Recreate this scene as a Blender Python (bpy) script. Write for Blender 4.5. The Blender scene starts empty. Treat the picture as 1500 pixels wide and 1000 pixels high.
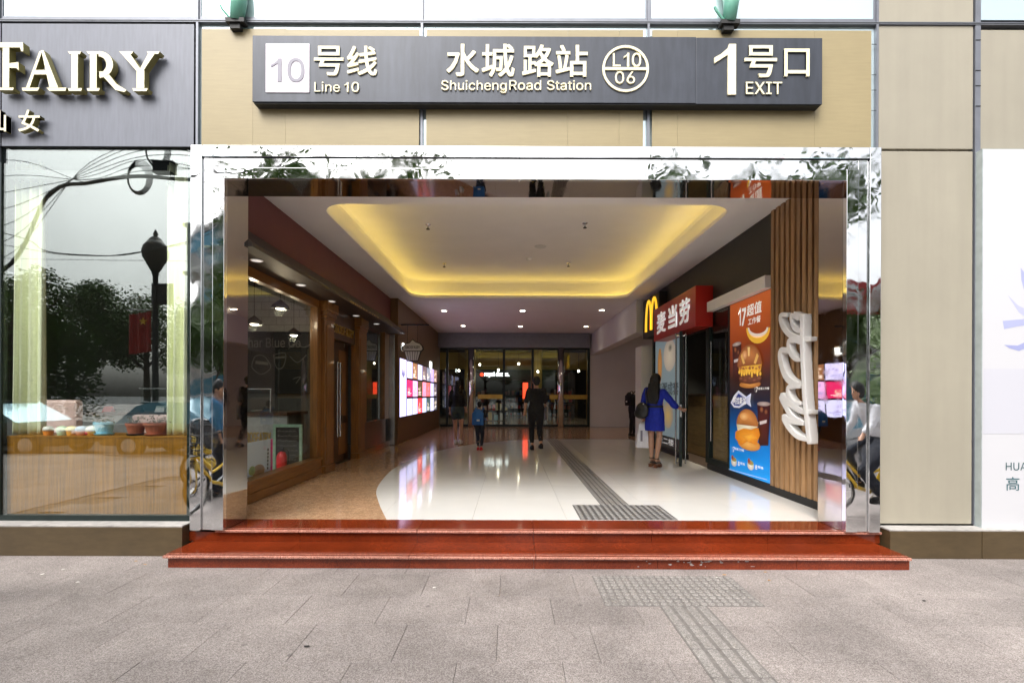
import bpy, bmesh, math, random
from mathutils import Vector, Matrix
R = math.radians
random.seed(7)
sc = bpy.context.scene
COL = sc.collection

# ---------------------------------------------------------------- camera, sky, sun, exposure
F_PX, EYE = 710.0, 1.55            # focal length in photo pixels, eye height above the pavement
cam_d = bpy.data.cameras.new('camera'); cam = bpy.data.objects.new('camera', cam_d); COL.objects.link(cam)
cam.location = (0, 0, EYE); cam.rotation_euler = (R(90), R(-0.2), 0)
cam_d.sensor_width = 36; cam_d.lens = F_PX / 1500 * 36
cam_d.shift_y = 0.052; cam_d.shift_x = 0.0013
cam_d.clip_start = 0.05; cam_d.clip_end = 600
sc.camera = cam
SUN_EL, SUN_AZ = R(52), R(205)     # soft light from over the street, a little left of the camera
w = bpy.data.worlds.new('World'); sc.world = w; w.use_nodes = True
nt = w.node_tree; nt.nodes.clear()
out = nt.nodes.new('ShaderNodeOutputWorld'); bg = nt.nodes.new('ShaderNodeBackground')
sky = nt.nodes.new('ShaderNodeTexSky'); sky.sky_type = 'NISHITA'; sky.sun_disc = False
sky.sun_elevation = SUN_EL; sky.sun_rotation = SUN_AZ; sky.air_density = 1.0; sky.dust_density = 7.0; sky.ozone_density = 1.0
bw = nt.nodes.new('ShaderNodeRGBToBW'); mx = nt.nodes.new('ShaderNodeMixRGB'); mx.inputs[0].default_value = 0.8
tc = nt.nodes.new('ShaderNodeTexCoord'); nz = nt.nodes.new('ShaderNodeTexNoise'); nz.inputs['Scale'].default_value = 2.2
nz.inputs['Detail'].default_value = 5
rp = nt.nodes.new('ShaderNodeMapRange'); rp.inputs[1].default_value = 0.3; rp.inputs[2].default_value = 0.7
rp.inputs[3].default_value = 0.8; rp.inputs[4].default_value = 1.2
ml = nt.nodes.new('ShaderNodeMixRGB'); ml.blend_type = 'MULTIPLY'; ml.inputs[0].default_value = 1
L = nt.links.new
L(sky.outputs[0], bw.inputs[0]); L(sky.outputs[0], mx.inputs[1]); L(bw.outputs[0], mx.inputs[2])
L(tc.outputs['Generated'], nz.inputs['Vector']); L(nz.outputs[0], rp.inputs[0])
L(mx.outputs[0], ml.inputs[1]); L(rp.outputs[0], ml.inputs[2]); L(ml.outputs[0], bg.inputs[0]); L(bg.outputs[0], out.inputs[0])
bg.inputs[1].default_value = 0.15
sun_d = bpy.data.lights.new('sun', 'SUN'); sun_d.energy = 0.55; sun_d.angle = R(25); sun_d.color = (1, .97, .92)
sun = bpy.data.objects.new('sun', sun_d); COL.objects.link(sun)
sdir = Vector((math.sin(SUN_AZ) * math.cos(SUN_EL), math.cos(SUN_AZ) * math.cos(SUN_EL), math.sin(SUN_EL)))
sun.rotation_euler = sdir.to_track_quat('Z', 'Y').to_euler(); sun.location = (0, -10, 30)
vs = sc.view_settings; vs.view_transform = 'Standard'; vs.look = 'None'; vs.gamma = 1; vs.use_curve_mapping = False
vs.exposure = 1.15
sc.cycles.use_denoising = True
sc.cycles.max_bounces = 10; sc.cycles.diffuse_bounces = 6; sc.cycles.glossy_bounces = 6
sc.cycles.transparent_max_bounces = 16; sc.cycles.sample_clamp_indirect = 6
sc.cycles.caustics_reflective = False; sc.cycles.caustics_refractive = False

# ---------------------------------------------------------------- materials
def s2l(c): return tuple((v / 255 / 12.92) if v / 255 <= .04045 else ((v / 255 + .055) / 1.055) ** 2.4 for v in c)
MATS = {}
def mat(name, col=(.5, .5, .5), rough=.5, metal=0, var=.12, scale=12, detail=6, bump=0, bscale=None, stretch=(1, 1, 1),
        emit=None, estr=1, piece=0, spec=.5, coat=0, speck=None, dirt=0, world=True, spots=False):
    if name in MATS: return MATS[name]
    m = bpy.data.materials.new(name); MATS[name] = m; m.use_nodes = True
    t = m.node_tree; p = t.nodes['Principled BSDF']; l = t.links.new
    p.inputs['Roughness'].default_value = rough; p.inputs['Metallic'].default_value = metal
    p.inputs['Specular IOR Level'].default_value = spec; p.inputs['Coat Weight'].default_value = coat
    p.inputs['Coat Roughness'].default_value = .06
    if emit:
        p.inputs['Emission Color'].default_value = (*emit, 1); p.inputs['Emission Strength'].default_value = estr
    co = t.nodes.new('ShaderNodeNewGeometry').outputs['Position'] if world else t.nodes.new('ShaderNodeTexCoord').outputs['Object']
    mp = t.nodes.new('ShaderNodeMapping'); mp.inputs['Scale'].default_value = stretch; l(co, mp.inputs[0])
    n = t.nodes.new('ShaderNodeTexNoise'); n.inputs['Scale'].default_value = scale; n.inputs['Detail'].default_value = detail
    l(mp.outputs[0], n.inputs['Vector'])
    r = t.nodes.new('ShaderNodeMapRange'); r.inputs[1].default_value = .25; r.inputs[2].default_value = .75
    r.inputs[3].default_value = 1 - var; r.inputs[4].default_value = 1 + var; l(n.outputs[0], r.inputs[0])
    fac = r.outputs[0]
    if piece:
        oi = t.nodes.new('ShaderNodeObjectInfo'); r2 = t.nodes.new('ShaderNodeMapRange')
        r2.inputs[3].default_value = 1 - piece; r2.inputs[4].default_value = 1 + piece; l(oi.outputs['Random'], r2.inputs[0])
        mm = t.nodes.new('ShaderNodeMath'); mm.operation = 'MULTIPLY'; l(fac, mm.inputs[0]); l(r2.outputs[0], mm.inputs[1]); fac = mm.outputs[0]
    if dirt:
        n3 = t.nodes.new('ShaderNodeTexNoise'); n3.inputs['Scale'].default_value = 1.1; n3.inputs['Detail'].default_value = 8; n3.inputs['Roughness'].default_value = .65
        l(co, n3.inputs['Vector']); r3 = t.nodes.new('ShaderNodeMapRange'); r3.inputs[1].default_value = .35; r3.inputs[2].default_value = .65
        r3.inputs[3].default_value = 1 - dirt; r3.inputs[4].default_value = 1 + dirt * .5; l(n3.outputs[0], r3.inputs[0])
        mm = t.nodes.new('ShaderNodeMath'); mm.operation = 'MULTIPLY'; l(fac, mm.inputs[0]); l(r3.outputs[0], mm.inputs[1]); fac = mm.outputs[0]
    if spots:                                   # trodden gum and drips
        vo = t.nodes.new('ShaderNodeTexVoronoi'); vo.inputs['Scale'].default_value = 2.6; l(co, vo.inputs['Vector'])
        nn = t.nodes.new('ShaderNodeTexNoise'); nn.inputs['Scale'].default_value = 60; l(co, nn.inputs['Vector'])
        am = t.nodes.new('ShaderNodeMath'); am.operation = 'MULTIPLY_ADD'; am.inputs[1].default_value = .05; l(nn.outputs[0], am.inputs[0]); l(vo.outputs['Distance'], am.inputs[2])
        sr = t.nodes.new('ShaderNodeMapRange'); sr.inputs[1].default_value = .055; sr.inputs[2].default_value = .085; sr.inputs[3].default_value = .62; sr.inputs[4].default_value = 1; l(am.outputs[0], sr.inputs[0])
        mm = t.nodes.new('ShaderNodeMath'); mm.operation = 'MULTIPLY'; l(fac, mm.inputs[0]); l(sr.outputs[0], mm.inputs[1]); fac = mm.outputs[0]
    base = t.nodes.new('ShaderNodeRGB'); base.outputs[0].default_value = (*col, 1); src = base.outputs[0]
    if speck:                                   # granite: coloured grains
        v = t.nodes.new('ShaderNodeTexVoronoi'); v.inputs['Scale'].default_value = speck[1]; l(co, v.inputs['Vector'])
        bwv = t.nodes.new('ShaderNodeSeparateColor'); l(v.outputs['Color'], bwv.inputs[0])
        ra = t.nodes.new('ShaderNodeValToRGB'); e = ra.color_ramp.elements
        e[0].position = .15; e[0].color = (*speck[0], 1); e[1].position = .5; e[1].color = (*col, 1)
        x = e.new(.9); x.color = (*speck[2], 1); l(bwv.outputs[0], ra.inputs[0]); src = ra.outputs[0]
    mu = t.nodes.new('ShaderNodeVectorMath'); mu.operation = 'SCALE'; l(src, mu.inputs[0]); l(fac, mu.inputs['Scale'])
    l(mu.outputs[0], p.inputs['Base Color'])
    if metal > .9 and rough < .04:              # smears and finger marks on the polish
        rr_ = t.nodes.new('ShaderNodeMapRange'); rr_.inputs[1].default_value = .45; rr_.inputs[2].default_value = .75; rr_.inputs[3].default_value = rough * .6; rr_.inputs[4].default_value = .13
        n4 = t.nodes.new('ShaderNodeTexNoise'); n4.inputs['Scale'].default_value = 5; n4.inputs['Detail'].default_value = 9; n4.inputs['Roughness'].default_value = .7; l(co, n4.inputs['Vector']); l(n4.outputs[0], rr_.inputs[0]); l(rr_.outputs[0], p.inputs['Roughness'])
    if bump:
        b = t.nodes.new('ShaderNodeBump'); b.inputs['Strength'].default_value = 1; b.inputs['Distance'].default_value = bump
        n2 = t.nodes.new('ShaderNodeTexNoise'); n2.inputs['Scale'].default_value = bscale or scale; n2.inputs['Detail'].default_value = 3 if metal else 5
        if metal: n2.inputs['Detail'].default_value = 1.5
        l(mp.outputs[0], n2.inputs['Vector']); l(n2.outputs[0], b.inputs['Height']); l(b.outputs[0], p.inputs['Normal'])
    return m

def glass(name, tint=(.9, .95, .93), refl=.12, rough=0.0, wav=0.0):
    if name in MATS: return MATS[name]
    m = bpy.data.materials.new(name); MATS[name] = m; m.use_nodes = True
    t = m.node_tree; t.nodes.clear(); l = t.links.new
    o = t.nodes.new('ShaderNodeOutputMaterial'); mix = t.nodes.new('ShaderNodeMixShader'); tr = t.nodes.new('ShaderNodeBsdfTransparent')
    gl = t.nodes.new('ShaderNodeBsdfGlossy'); gl.inputs['Roughness'].default_value = rough; gl.inputs['Color'].default_value = (.93, 1, .98, 1)
    tr.inputs[0].default_value = (*tint, 1)
    fr = t.nodes.new('ShaderNodeLayerWeight'); fr.inputs[0].default_value = .5      # Schlick, the same from both faces of the pane
    pw = t.nodes.new('ShaderNodeMath'); pw.operation = 'POWER'; pw.inputs[1].default_value = 5; l(fr.outputs['Facing'], pw.inputs[0])
    ad = t.nodes.new('ShaderNodeMath'); ad.operation = 'MULTIPLY_ADD'; ad.use_clamp = True; ad.inputs[1].default_value = .9 - refl; ad.inputs[2].default_value = .04 + refl
    l(pw.outputs[0], ad.inputs[0]); l(ad.outputs[0], mix.inputs[0]); l(tr.outputs[0], mix.inputs[1]); l(gl.outputs[0], mix.inputs[2]); l(mix.outputs[0], o.inputs[0])
    if wav:
        n = t.nodes.new('ShaderNodeTexNoise'); n.inputs['Scale'].default_value = 1.3; n.inputs['Detail'].default_value = 1
        g = t.nodes.new('ShaderNodeNewGeometry'); b = t.nodes.new('ShaderNodeBump'); b.inputs['Distance'].default_value = wav
        l(g.outputs['Position'], n.inputs['Vector']); l(n.outputs[0], b.inputs['Height']); l(b.outputs[0], gl.inputs['Normal'])
    return m

def print_mat(name, rough=.35, emit=0):            # flat print: the colours are stored with the print's own faces
    if name in MATS: return MATS[name]
    m = bpy.data.materials.new(name); MATS[name] = m; m.use_nodes = True
    t = m.node_tree; p = t.nodes['Principled BSDF']; a = t.nodes.new('ShaderNodeVertexColor'); a.layer_name = 'Col'
    t.links.new(a.outputs[0], p.inputs['Base Color']); p.inputs['Roughness'].default_value = rough
    if emit:
        t.links.new(a.outputs[0], p.inputs['Emission Color']); p.inputs['Emission Strength'].default_value = emit
    return m

M = dict(
 chrome=mat('chrome', (.88, .89, .9), .035, 1, .03, 3, bump=.008, bscale=2.2),
 mirror=mat('dark_mirror', (.62, .58, .54), .03, 1, .03, 3, bump=.0015, bscale=2),
 steel=mat('steel', (.6, .6, .6), .25, 1, .08, 8),
 granite_red=mat('granite_red', (.175, .024, .006), .10, 0, .12, 30, speck=((.12, .016, .005), 240, (.26, .044, .012)), dirt=.35),
 granite_edge=mat('granite_edge', (.52, .20, .135), .4, 0, .2, 40, speck=((.2, .06, .04), 240, (.68, .36, .28)), dirt=.15),  # pinkish nosing granite, colour brightened further to carry its highlight
 paving=mat('paving_granite', (.282, .246, .231), .7, 0, .10, 45, bump=.001, bscale=160, piece=.06, speck=((.18, .155, .142), 210, (.40, .358, .34)), dirt=.3, spots=True),
 paving_joint=mat('paving_joint', (.18, .165, .155), .9, 0, .2, 30),
 tact_out=mat('tactile_outdoor', (.255, .235, .22), .7, 0, .2, 40, bump=.001, bscale=120, speck=((.17, .155, .145), 210, (.35, .325, .305)), dirt=.25),
 groove=mat('dark_groove', (.175, .16, .148), .8, 0, .3, 30),
 groove_in=mat('dark_tile_base', (.075, .072, .07), .5, 0, .2, 30),
 asphalt=mat('asphalt', (.05, .05, .052), .85, 0, .2, 60, bump=.002),
 kerb=mat('kerb_stone', (.33, .32, .31), .8, 0, .15, 30),
 plinth=mat('plinth_stone', (.082, .056, .027), .35, 0, .15, 9, piece=.05, dirt=.2, stretch=(1, 1, 3)),
 plinth_top=mat('plinth_ledge', (.42, .40, .38), .6, 0, .2, 14, dirt=.25),
 mullion=mat('mullion', (.20, .21, .24), .4, .4, .1, 8),
 gasket=mat('gasket', (.012, .014, .016), .6),
 spandrel=mat('spandrel_glass', (.62, .74, .77), .04, .55, .04, 1.5),
 panel=mat('clad_panel', (.345, .315, .25), .42, 0, .05, 2.2, piece=.03, dirt=.06, stretch=(4, 1, .3)),
 board=mat('yellow_board', (.34, .275, .15), .42, 0, .05, 5, stretch=(1, 1, 12), piece=.03, dirt=.07),
 signgrey=mat('sign_grey', (.148, .158, .19), .4, .1, .1, 5, stretch=(8, 1, .8), dirt=.06),
 signdark=mat('sign_charcoal', (.046, .052, .068), .38, .2, .2, 4, stretch=(5, 1, .7), dirt=.2),
 signunder=mat('sign_underside', (.015, .016, .016), .6),
 cream=mat('cream_letter', (.86, .80, .56), .4, 0, .03),
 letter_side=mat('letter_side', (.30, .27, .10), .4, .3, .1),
 lilac=mat('lilac_tile', (.80, .74, .82), .4, 0, .02),
 grey_num=mat('grey_numeral', (.22, .21, .26), .4, 0, .05),
 white=mat('white_paint', (.84, .84, .83), .5, 0, .03, 3),
 ceil=mat('ceiling_paint', (.86, .84, .82), .65, 0, .03, 2),
 wallwhite=mat('wall_white', (.68, .68, .67), .55, 0, .03, 2),
 burgundy=mat('burgundy_wall', (.165, .05, .05), .6, 0, .06, 4),
 canopy=mat('canopy_bronze', (.05, .034, .026), .5, .1, .25, 14, stretch=(3, .3, 3)),
 darkwall=mat('dark_wall', (.03, .028, .022), .6, 0, .1, 5),
 black=mat('black_matte', (.012, .012, .012), .6),
 frame_green=mat('dark_green_frame', (.012, .022, .020), .35, .3),
 wood=mat('shopfront_oak', (.21, .088, .016), .35, 0, .35, 7, stretch=(6, 6, .5), coat=.25),
 wood_dark=mat('door_walnut', (.075, .034, .012), .35, 0, .35, 7, stretch=(6, 6, .5), coat=.2),
 wood_h=mat('oak_rail', (.21, .088, .016), .35, 0, .35, 7, stretch=(6, .5, 6), coat=.25),
 slat=mat('slat_wood', (.36, .205, .092), .5, 0, .3, 9, stretch=(5, 5, .35), piece=.12),
 ply=mat('window_ply', (.29, .125, .008), .4, 0, .35, 6, stretch=(9, 3, .35), piece=.1, dirt=.1),
 counterwood=mat('counter_wood', (.5, .35, .15), .5, 0, .2, 8, stretch=(3, .5, 5), piece=.08),
 marble=mat('brown_marble', (.46, .28, .16), .12, 0, .22, 14, detail=12, stretch=(1, 1, 1), piece=.04, speck=((.36, .21, .115), 90, (.54, .35, .21))),
 tile=mat('white_tile', (.72, .705, .67), .075, 0, .025, 3, piece=.02),
 tact_in=mat('tactile_indoor', (.21, .20, .19), .5, 0, .2, 30, piece=.06),
 curtain=mat('curtain', (.80, .82, .56), .85, 0, .08, 60, stretch=(1, 1, .05)),
 red=mat('sign_red', (.42, .018, .012), .35, 0, .06, 4),
 yellow=mat('sign_yellow', (.85, .48, .03), .35),
 whitesign=mat('white_letters', (.86, .86, .86), .35, emit=(1, 1, 1), estr=.12),
 bluedress=mat('blue_fabric', (.006, .022, .36), .8, 0, .2, 20, world=False),
 skin=mat('skin', (.48, .27, .18), .55, 0, .06, 15, world=False),
 hair=mat('black_hair', (.006, .0055, .0055), .6, 0, .3, 60, stretch=(1, 1, .1), world=False),
 blackcloth=mat('black_cloth', (.014, .014, .016), .85, 0, .2, 20, world=False),
 darkteal=mat('teal_shorts', (.035, .06, .062), .8, 0, .2, 20, world=False),
 navy=mat('navy_cloth', (.018, .022, .035), .8, 0, .2, 20, world=False),
 denim=mat('blue_shirt', (.06, .22, .42), .8, 0, .2, 12, world=False),
 whiteshirt=mat('white_shirt', (.72, .74, .80), .8, 0, .08, 12, world=False),
 leather=mat('black_leather', (.012, .012, .012), .35, world=False),
 bluepack=mat('blue_backpack', (.02, .13, .42), .6, 0, .15, 15, world=False),
 shoewhite=mat('white_shoes', (.65, .64, .62), .6, world=False),
 tan=mat('brown_heel', (.16, .055, .025), .5, world=False),
 paperbag=mat('white_bag', (.74, .75, .80), .6, world=False),
 rubber=mat('rubber', (.015, .015, .015), .8), bikeyellow=mat('bike_yellow', (.80, .52, .02), .3, coat=.4),
 terracotta=mat('terracotta', (.36, .10, .045), .7, 0, .15, 15), potblue=mat('pot_blue', (.30, .62, .75), .4),
 twig=mat('dry_twig', (.16, .12, .07), .8), leaf=mat('leaf', (.085, .15, .03), .55, 0, .4, 2.5), bark=mat('bark', (.10, .075, .055), .9, 0, .3, 10, bump=.01),
 leafdark=mat('leaf_dark', (.028, .06, .022), .6, 0, .4, 1.5),
 cable=mat('cable', (.012, .012, .012), .7), ironpost=mat('lamp_iron', (.02, .022, .022), .5, .3), 
 concrete=mat('concrete', (.45, .44, .42), .7, 0, .1, 3), bldglass=mat('far_glass', (.12, .28, .36), .08, .4),
 pink=mat('pink_panel', (.72, .50, .45), .5), chalk=mat('chalk_black', (.012, .013, .012), .7, 0, .3, 4),
 chalkline=mat('chalk_line', (.19, .19, .175), .9, 0, .4, 60), whitetile=mat('glazed_tile', (.42, .42, .40), .2, piece=.05),
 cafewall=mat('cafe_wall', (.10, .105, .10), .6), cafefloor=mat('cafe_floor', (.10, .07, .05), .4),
 extred=mat('extinguisher_red', (.55, .015, .02), .3), plasticwhite=mat('white_plastic', (.7, .7, .68), .4),
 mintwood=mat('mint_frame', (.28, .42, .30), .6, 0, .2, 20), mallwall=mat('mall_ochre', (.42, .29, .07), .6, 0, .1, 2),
 mallfloor=mat('mall_floor', (.25, .2, .15), .15), lightbox_side=mat('lightbox_edge', (.44, .50, .51), .3, .3),
 led=mat('cove_led', (1, .8, .3), .5, emit=(1, .75, .14), estr=4.6), lamp=mat('downlight_lens', (1, 1, 1), .4, emit=(1, .86, .66), estr=10),
 lampdim=mat('soffit_lens', (.8, .8, .78), .3, emit=(1, .95, .9), estr=.25), screenwood=mat('screen_wall', (.16, .085, .03), .5, 0, .2, 5, stretch=(4, 4, .5)),
 brass=mat('brass_band', (.55, .36, .08), .3, .6), greentube=mat('green_tube', (.16, .42, .32), .3), litter=mat('paper_scrap', (.75, .73, .68), .8),
 leaflitter=mat('dry_leaf', (.45, .24, .06), .8), darkgum=mat('dark_stain', (.02, .02, .02), .7), glow_red=mat('red_panel_lit', (.8, .05, .02), .4, emit=(1, .06, .02), estr=1.2),
 glow_white=mat('white_sign_lit', (.9, .9, .9), .4, emit=(.95, 1, 1), estr=2.2),
 glass_shop=glass('shop_glass', (.97, .99, .98), .10, wav=.0006), glass_side=glass('side_glass', (.95, .97, .96), .015), glass_door=glass('door_glass', (.92, .96, .94), .01),
)
PR = print_mat('poster_print', .3, .22); PRL = print_mat('lightbox_print', .4, .06); SCR = print_mat('screen_print', .3, .95); PRD = print_mat('paper_print', .6, 0)

# ---------------------------------------------------------------- mesh helpers
class MB:
    def __init__(s): s.v = []; s.f = []; s.m = []; s.c = []; s.mi = 0
    def add(s, vs, fs, cols=None):
        o = len(s.v); s.v += [tuple(p) for p in vs]; s.f += [tuple(i + o for i in f) for f in fs]; s.m += [s.mi] * len(fs)
        s.c += cols if cols else [(1, 1, 1)] * len(vs); return s
    def box(s, x0, x1, y0, y1, z0, z1):
        return s.add([(x0, y0, z0), (x1, y0, z0), (x1, y1, z0), (x0, y1, z0), (x0, y0, z1), (x1, y0, z1), (x1, y1, z1), (x0, y1, z1)],
                     [(0, 3, 2, 1), (4, 5, 6, 7), (0, 1, 5, 4), (1, 2, 6, 5), (2, 3, 7, 6), (3, 0, 4, 7)])
    def quad(s, a, b, c, d): return s.add([a, b, c, d], [(0, 1, 2, 3)])
    def tube(s, pts, rad, n=8, cap=True, flat=None):      # flat: (axis vector scale) squashes the section
        pts = [Vector(p) for p in pts]; rs = rad if isinstance(rad, (list, tuple)) else [rad] * len(pts)
        vs = []; prev = None
        for i, p in enumerate(pts):
            d = (pts[min(i + 1, len(pts) - 1)] - pts[max(i - 1, 0)]).normalized()
            if prev is None:
                a = d.cross(Vector((0, 0, 1)) if abs(d.z) < .95 else Vector((1, 0, 0))).normalized()
            else: a = (prev - d * prev.dot(d)).normalized()
            prev = a; b = d.cross(a)
            for k in range(n):
                t = 2 * math.pi * k / n; vs.append(p + (a * math.cos(t) + b * math.sin(t)) * rs[i])
        fs = [(i * n + k, i * n + (k + 1) % n, (i + 1) * n + (k + 1) % n, (i + 1) * n + k) for i in range(len(pts) - 1) for k in range(n)]
        if cap: fs += [tuple(range(n))[::-1], tuple((len(pts) - 1) * n + k for k in range(n))]
        return s.add(vs, fs)
    def lathe(s, prof, c=(0, 0, 0), n=20, sx=1, sy=1):     # prof: (radius, z)
        vs = [(c[0] + r * sx * math.cos(2 * math.pi * k / n), c[1] + r * sy * math.sin(2 * math.pi * k / n), c[2] + z) for r, z in prof for k in range(n)]
        fs = [(i * n + k, i * n + (k + 1) % n, (i + 1) * n + (k + 1) % n, (i + 1) * n + k) for i in range(len(prof) - 1) for k in range(n)]
        fs += [tuple(range(n))[::-1], tuple((len(prof) - 1) * n + k for k in range(n))]
        return s.add(vs, fs)
    def ell(s, c, r, n=12, m=8):
        prof = [(math.sin(math.pi * (i + .02) / (m + .04)), -math.cos(math.pi * (i + .02) / (m + .04))) for i in range(m + 1)]
        vs = [(c[0] + a * r[0] * math.cos(2 * math.pi * k / n), c[1] + a * r[1] * math.sin(2 * math.pi * k / n), c[2] + z * r[2]) for a, z in prof for k in range(n)]
        fs = [(i * n + k, i * n + (k + 1) % n, (i + 1) * n + (k + 1) % n, (i + 1) * n + k) for i in range(m) for k in range(n)]
        fs += [tuple(range(n))[::-1], tuple(m * n + k for k in range(n))]
        return s.add(vs, fs)
    def prism(s, pts, z0, z1, M4):                        # polygon (u,v) extruded z0..z1 along the frame's normal
        n = len(pts); a = sum(pts[i][0] * pts[(i + 1) % n][1] - pts[(i + 1) % n][0] * pts[i][1] for i in range(n))
        if a < 0: pts = pts[::-1]
        vs = [M4 @ Vector((u, v, z0)) for u, v in pts] + [M4 @ Vector((u, v, z1)) for u, v in pts]
        fs = [tuple(range(n))[::-1], tuple(range(n, 2 * n))] + [(i, (i + 1) % n, n + (i + 1) % n, n + i) for i in range(n)]
        return s.add(vs, fs)
    def mesh(s, name):
        me = bpy.data.meshes.new(name); me.from_pydata(s.v, [], s.f); me.update(); return me

WORLD0 = {}                                              # world position of each root
def origin(o):
    while o is not None:
        if o.name in WORLD0: return WORLD0[o.name]
        o = o.parent
    return Vector((0, 0, 0))
def obj(name, mb, material, parent=None, bevel=0, smooth=False, local=False, label=None, seg=2):
    me = mb.mesh(name) if isinstance(mb, MB) else mb
    o = bpy.data.objects.new(name, me); COL.objects.link(o)
    for m_ in (material if isinstance(material, (list, tuple)) else [material]): me.materials.append(M[m_] if isinstance(m_, str) else m_)
    if isinstance(mb, MB):
        if len(set(mb.m)) > 1: me.polygons.foreach_set('material_index', mb.m)
        if any(c != (1, 1, 1) for c in mb.c):
            ca = me.color_attributes.new('Col', 'FLOAT_COLOR', 'POINT')
            ca.data.foreach_set('color', [x for c in mb.c for x in (*c, 1)])
    if parent is not None:
        o.parent = parent
        if not local: me.transform(Matrix.Translation(-origin(parent)))
    if smooth: me.polygons.foreach_set('use_smooth', [True] * len(me.polygons))
    if bevel:
        b = o.modifiers.new('bevel', 'BEVEL'); b.width = bevel; b.segments = seg; b.limit_method = 'ANGLE'; b.angle_limit = R(40)
    if label: o['label'] = label
    return o
def tag(o, label, cat, group=None):
    o['label'] = label; o['category'] = cat
    if group: o['group'] = group
    return o
def thing(name, label, cat, loc=(0, 0, 0), rz=0, group=None):
    o = bpy.data.objects.new(name, None); COL.objects.link(o); o.location = loc; o.rotation_euler = (0, 0, rz); o.empty_display_size = .1
    WORLD0[o.name] = Vector(loc); return tag(o, label, cat, group)
def struct(name, label, mb, material, **k):
    o = obj(name, mb, material, **k); o['kind'] = 'structure'; o['label'] = label; return o
def copy_tree(o, parent=None):
    c = o.copy(); COL.objects.link(c); c.parent = parent
    for ch in list(o.children): copy_tree(ch, c)
    return c
def inst(me, name, parent, loc, rz=0, scale=(1, 1, 1)):
    o = bpy.data.objects.new(name, me); COL.objects.link(o); o.parent = parent
    o.location = Vector(loc) - origin(parent); o.rotation_euler = (0, 0, rz); o.scale = scale; return o

# frames: u to the viewer's right, v up, n out of the surface
def frame(o, u, v):
    u = Vector(u); v = Vector(v); n = u.cross(v); m = Matrix((u, v, n)).transposed().to_4x4(); m.translation = Vector(o); return m
def FRONT(y): return frame((0, y, 0), (1, 0, 0), (0, 0, 1))           # u = X, v = Z
def RIGHT(x): return frame((x, 0, 0), (0, -1, 0), (0, 0, 1))          # u = -Y, v = Z
def LEFT(x): return frame((x, 0, 0), (0, 1, 0), (0, 0, 1))            # u = Y, v = Z
def PX(x, d): return (x - 748) / F_PX * d                              # photo column -> X at distance d
def PZ(y, d, x=748): return EYE - (y - (x - 748) * .0035 - 578) / F_PX * d

FONT = {}
try:                                                      # Blender's own bundled interface font; the built-in one if it is not there
    import os
    SANS = bpy.data.fonts.load(os.path.join(bpy.utils.system_resource('DATAFILES', path='fonts'), 'Inter.woff2'))
except Exception: SANS = None
def text_geo(s, bold=0):
    if (s, bold) in FONT: return FONT[(s, bold)]
    cu = bpy.data.curves.new('t', 'FONT'); cu.body = s; cu.size = 1
    if SANS and s.isascii(): cu.font = SANS
    cu.resolution_u = 3; cu.fill_mode = 'FRONT'
    o = bpy.data.objects.new('t', cu); COL.objects.link(o)
    dg = bpy.context.evaluated_depsgraph_get(); dg.update()
    me = bpy.data.meshes.new_from_object(o.evaluated_get(dg))
    bpy.data.objects.remove(o); bpy.data.curves.remove(cu)
    vs = [(v.co.x, v.co.y) for v in me.vertices]; fs = [tuple(p.vertices) for p in me.polygons]
    ec = {}
    for f in fs:
        for i in range(len(f)):
            a, b = f[i], f[(i + 1) % len(f)]; k = (min(a, b), max(a, b)); ec.setdefault(k, []).append((a, b))
    bd = [v[0] for v in ec.values() if len(v) == 1]
    bpy.data.meshes.remove(me)
    FONT[(s, bold)] = (vs, fs, bd); return FONT[(s, bold)]
def text(mb, s, M4, u0, u1, v0, v1, z0, z1, bold=0, shear=0, col=None):
    """letters of s fitted to the rectangle u0..u1, v0..v1 of the frame, standing z0..z1 off it"""
    if bold:                                               # heavier strokes: the glyph repeated a hair to each side
        hgt = (v1 - v0) * bold * .8; e = .0003
        for i, (a, b) in enumerate(((hgt, hgt), (-hgt, hgt), (hgt, -hgt), (-hgt, -hgt))):
            text(mb, s, M4, u0 + hgt + a, u1 - hgt + a, v0 + hgt + b, v1 - hgt + b, z0, z1 - e * i * (z1 - z0 > 1e-4) - (.00004 * i) * (z1 - z0 <= 1e-4), 0, shear, col)
        return mb
    vs, fs, bd = text_geo(s, 0)
    if not vs: return mb
    ax, bx = min(p[0] for p in vs), max(p[0] for p in vs); ay, by = min(p[1] for p in vs), max(p[1] for p in vs)
    q = []
    for x, y in vs:
        vv = v0 + (y - ay) / max(by - ay, 1e-6) * (v1 - v0); uu = u0 + (x - ax) / max(bx - ax, 1e-6) * (u1 - u0) + shear * (vv - v0); q.append((uu, vv))
    n = len(q); front = [M4 @ Vector((u, v, z1)) for u, v in q]
    if z1 - z0 > 1e-4:
        V = front + [M4 @ Vector((u, v, z0)) for u, v in q]; Fc = list(fs) + [(b, a, a + n, b + n) for a, b in bd]
    else: V = front; Fc = list(fs)
    return mb.add(V, Fc, [col] * len(V) if col else None)
def one(mb, M4, u0, u1, v0, v1, z0, z1):                   # a plain sans numeral 1
    w_, h_ = u1 - u0, v1 - v0; a = u0 + w_ * .62
    mb.prism([(a, v0), (u1, v0), (u1, v1), (a + w_ * .06, v1), (a, v1 - h_ * .08)], z0, z1, M4)
    mb.prism([(u0, v1 - h_ * .27), (u0, v1 - h_ * .38), (a + .0001, v1 - h_ * .21), (a + .0001, v1 - h_ * .08), (u0 + w_ * .3, v1 - h_ * .2)], z0, z1 - .0003, M4); return mb
def letters(parent, name, s, M4, u0, u1, v0, v1, z0, z1, material, bold=0, side=None):
    mb = MB(); text(mb, s, M4, u0, u1, v0, v1, z0, z1, bold); o = obj(name, mb, material, parent); return o
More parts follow.
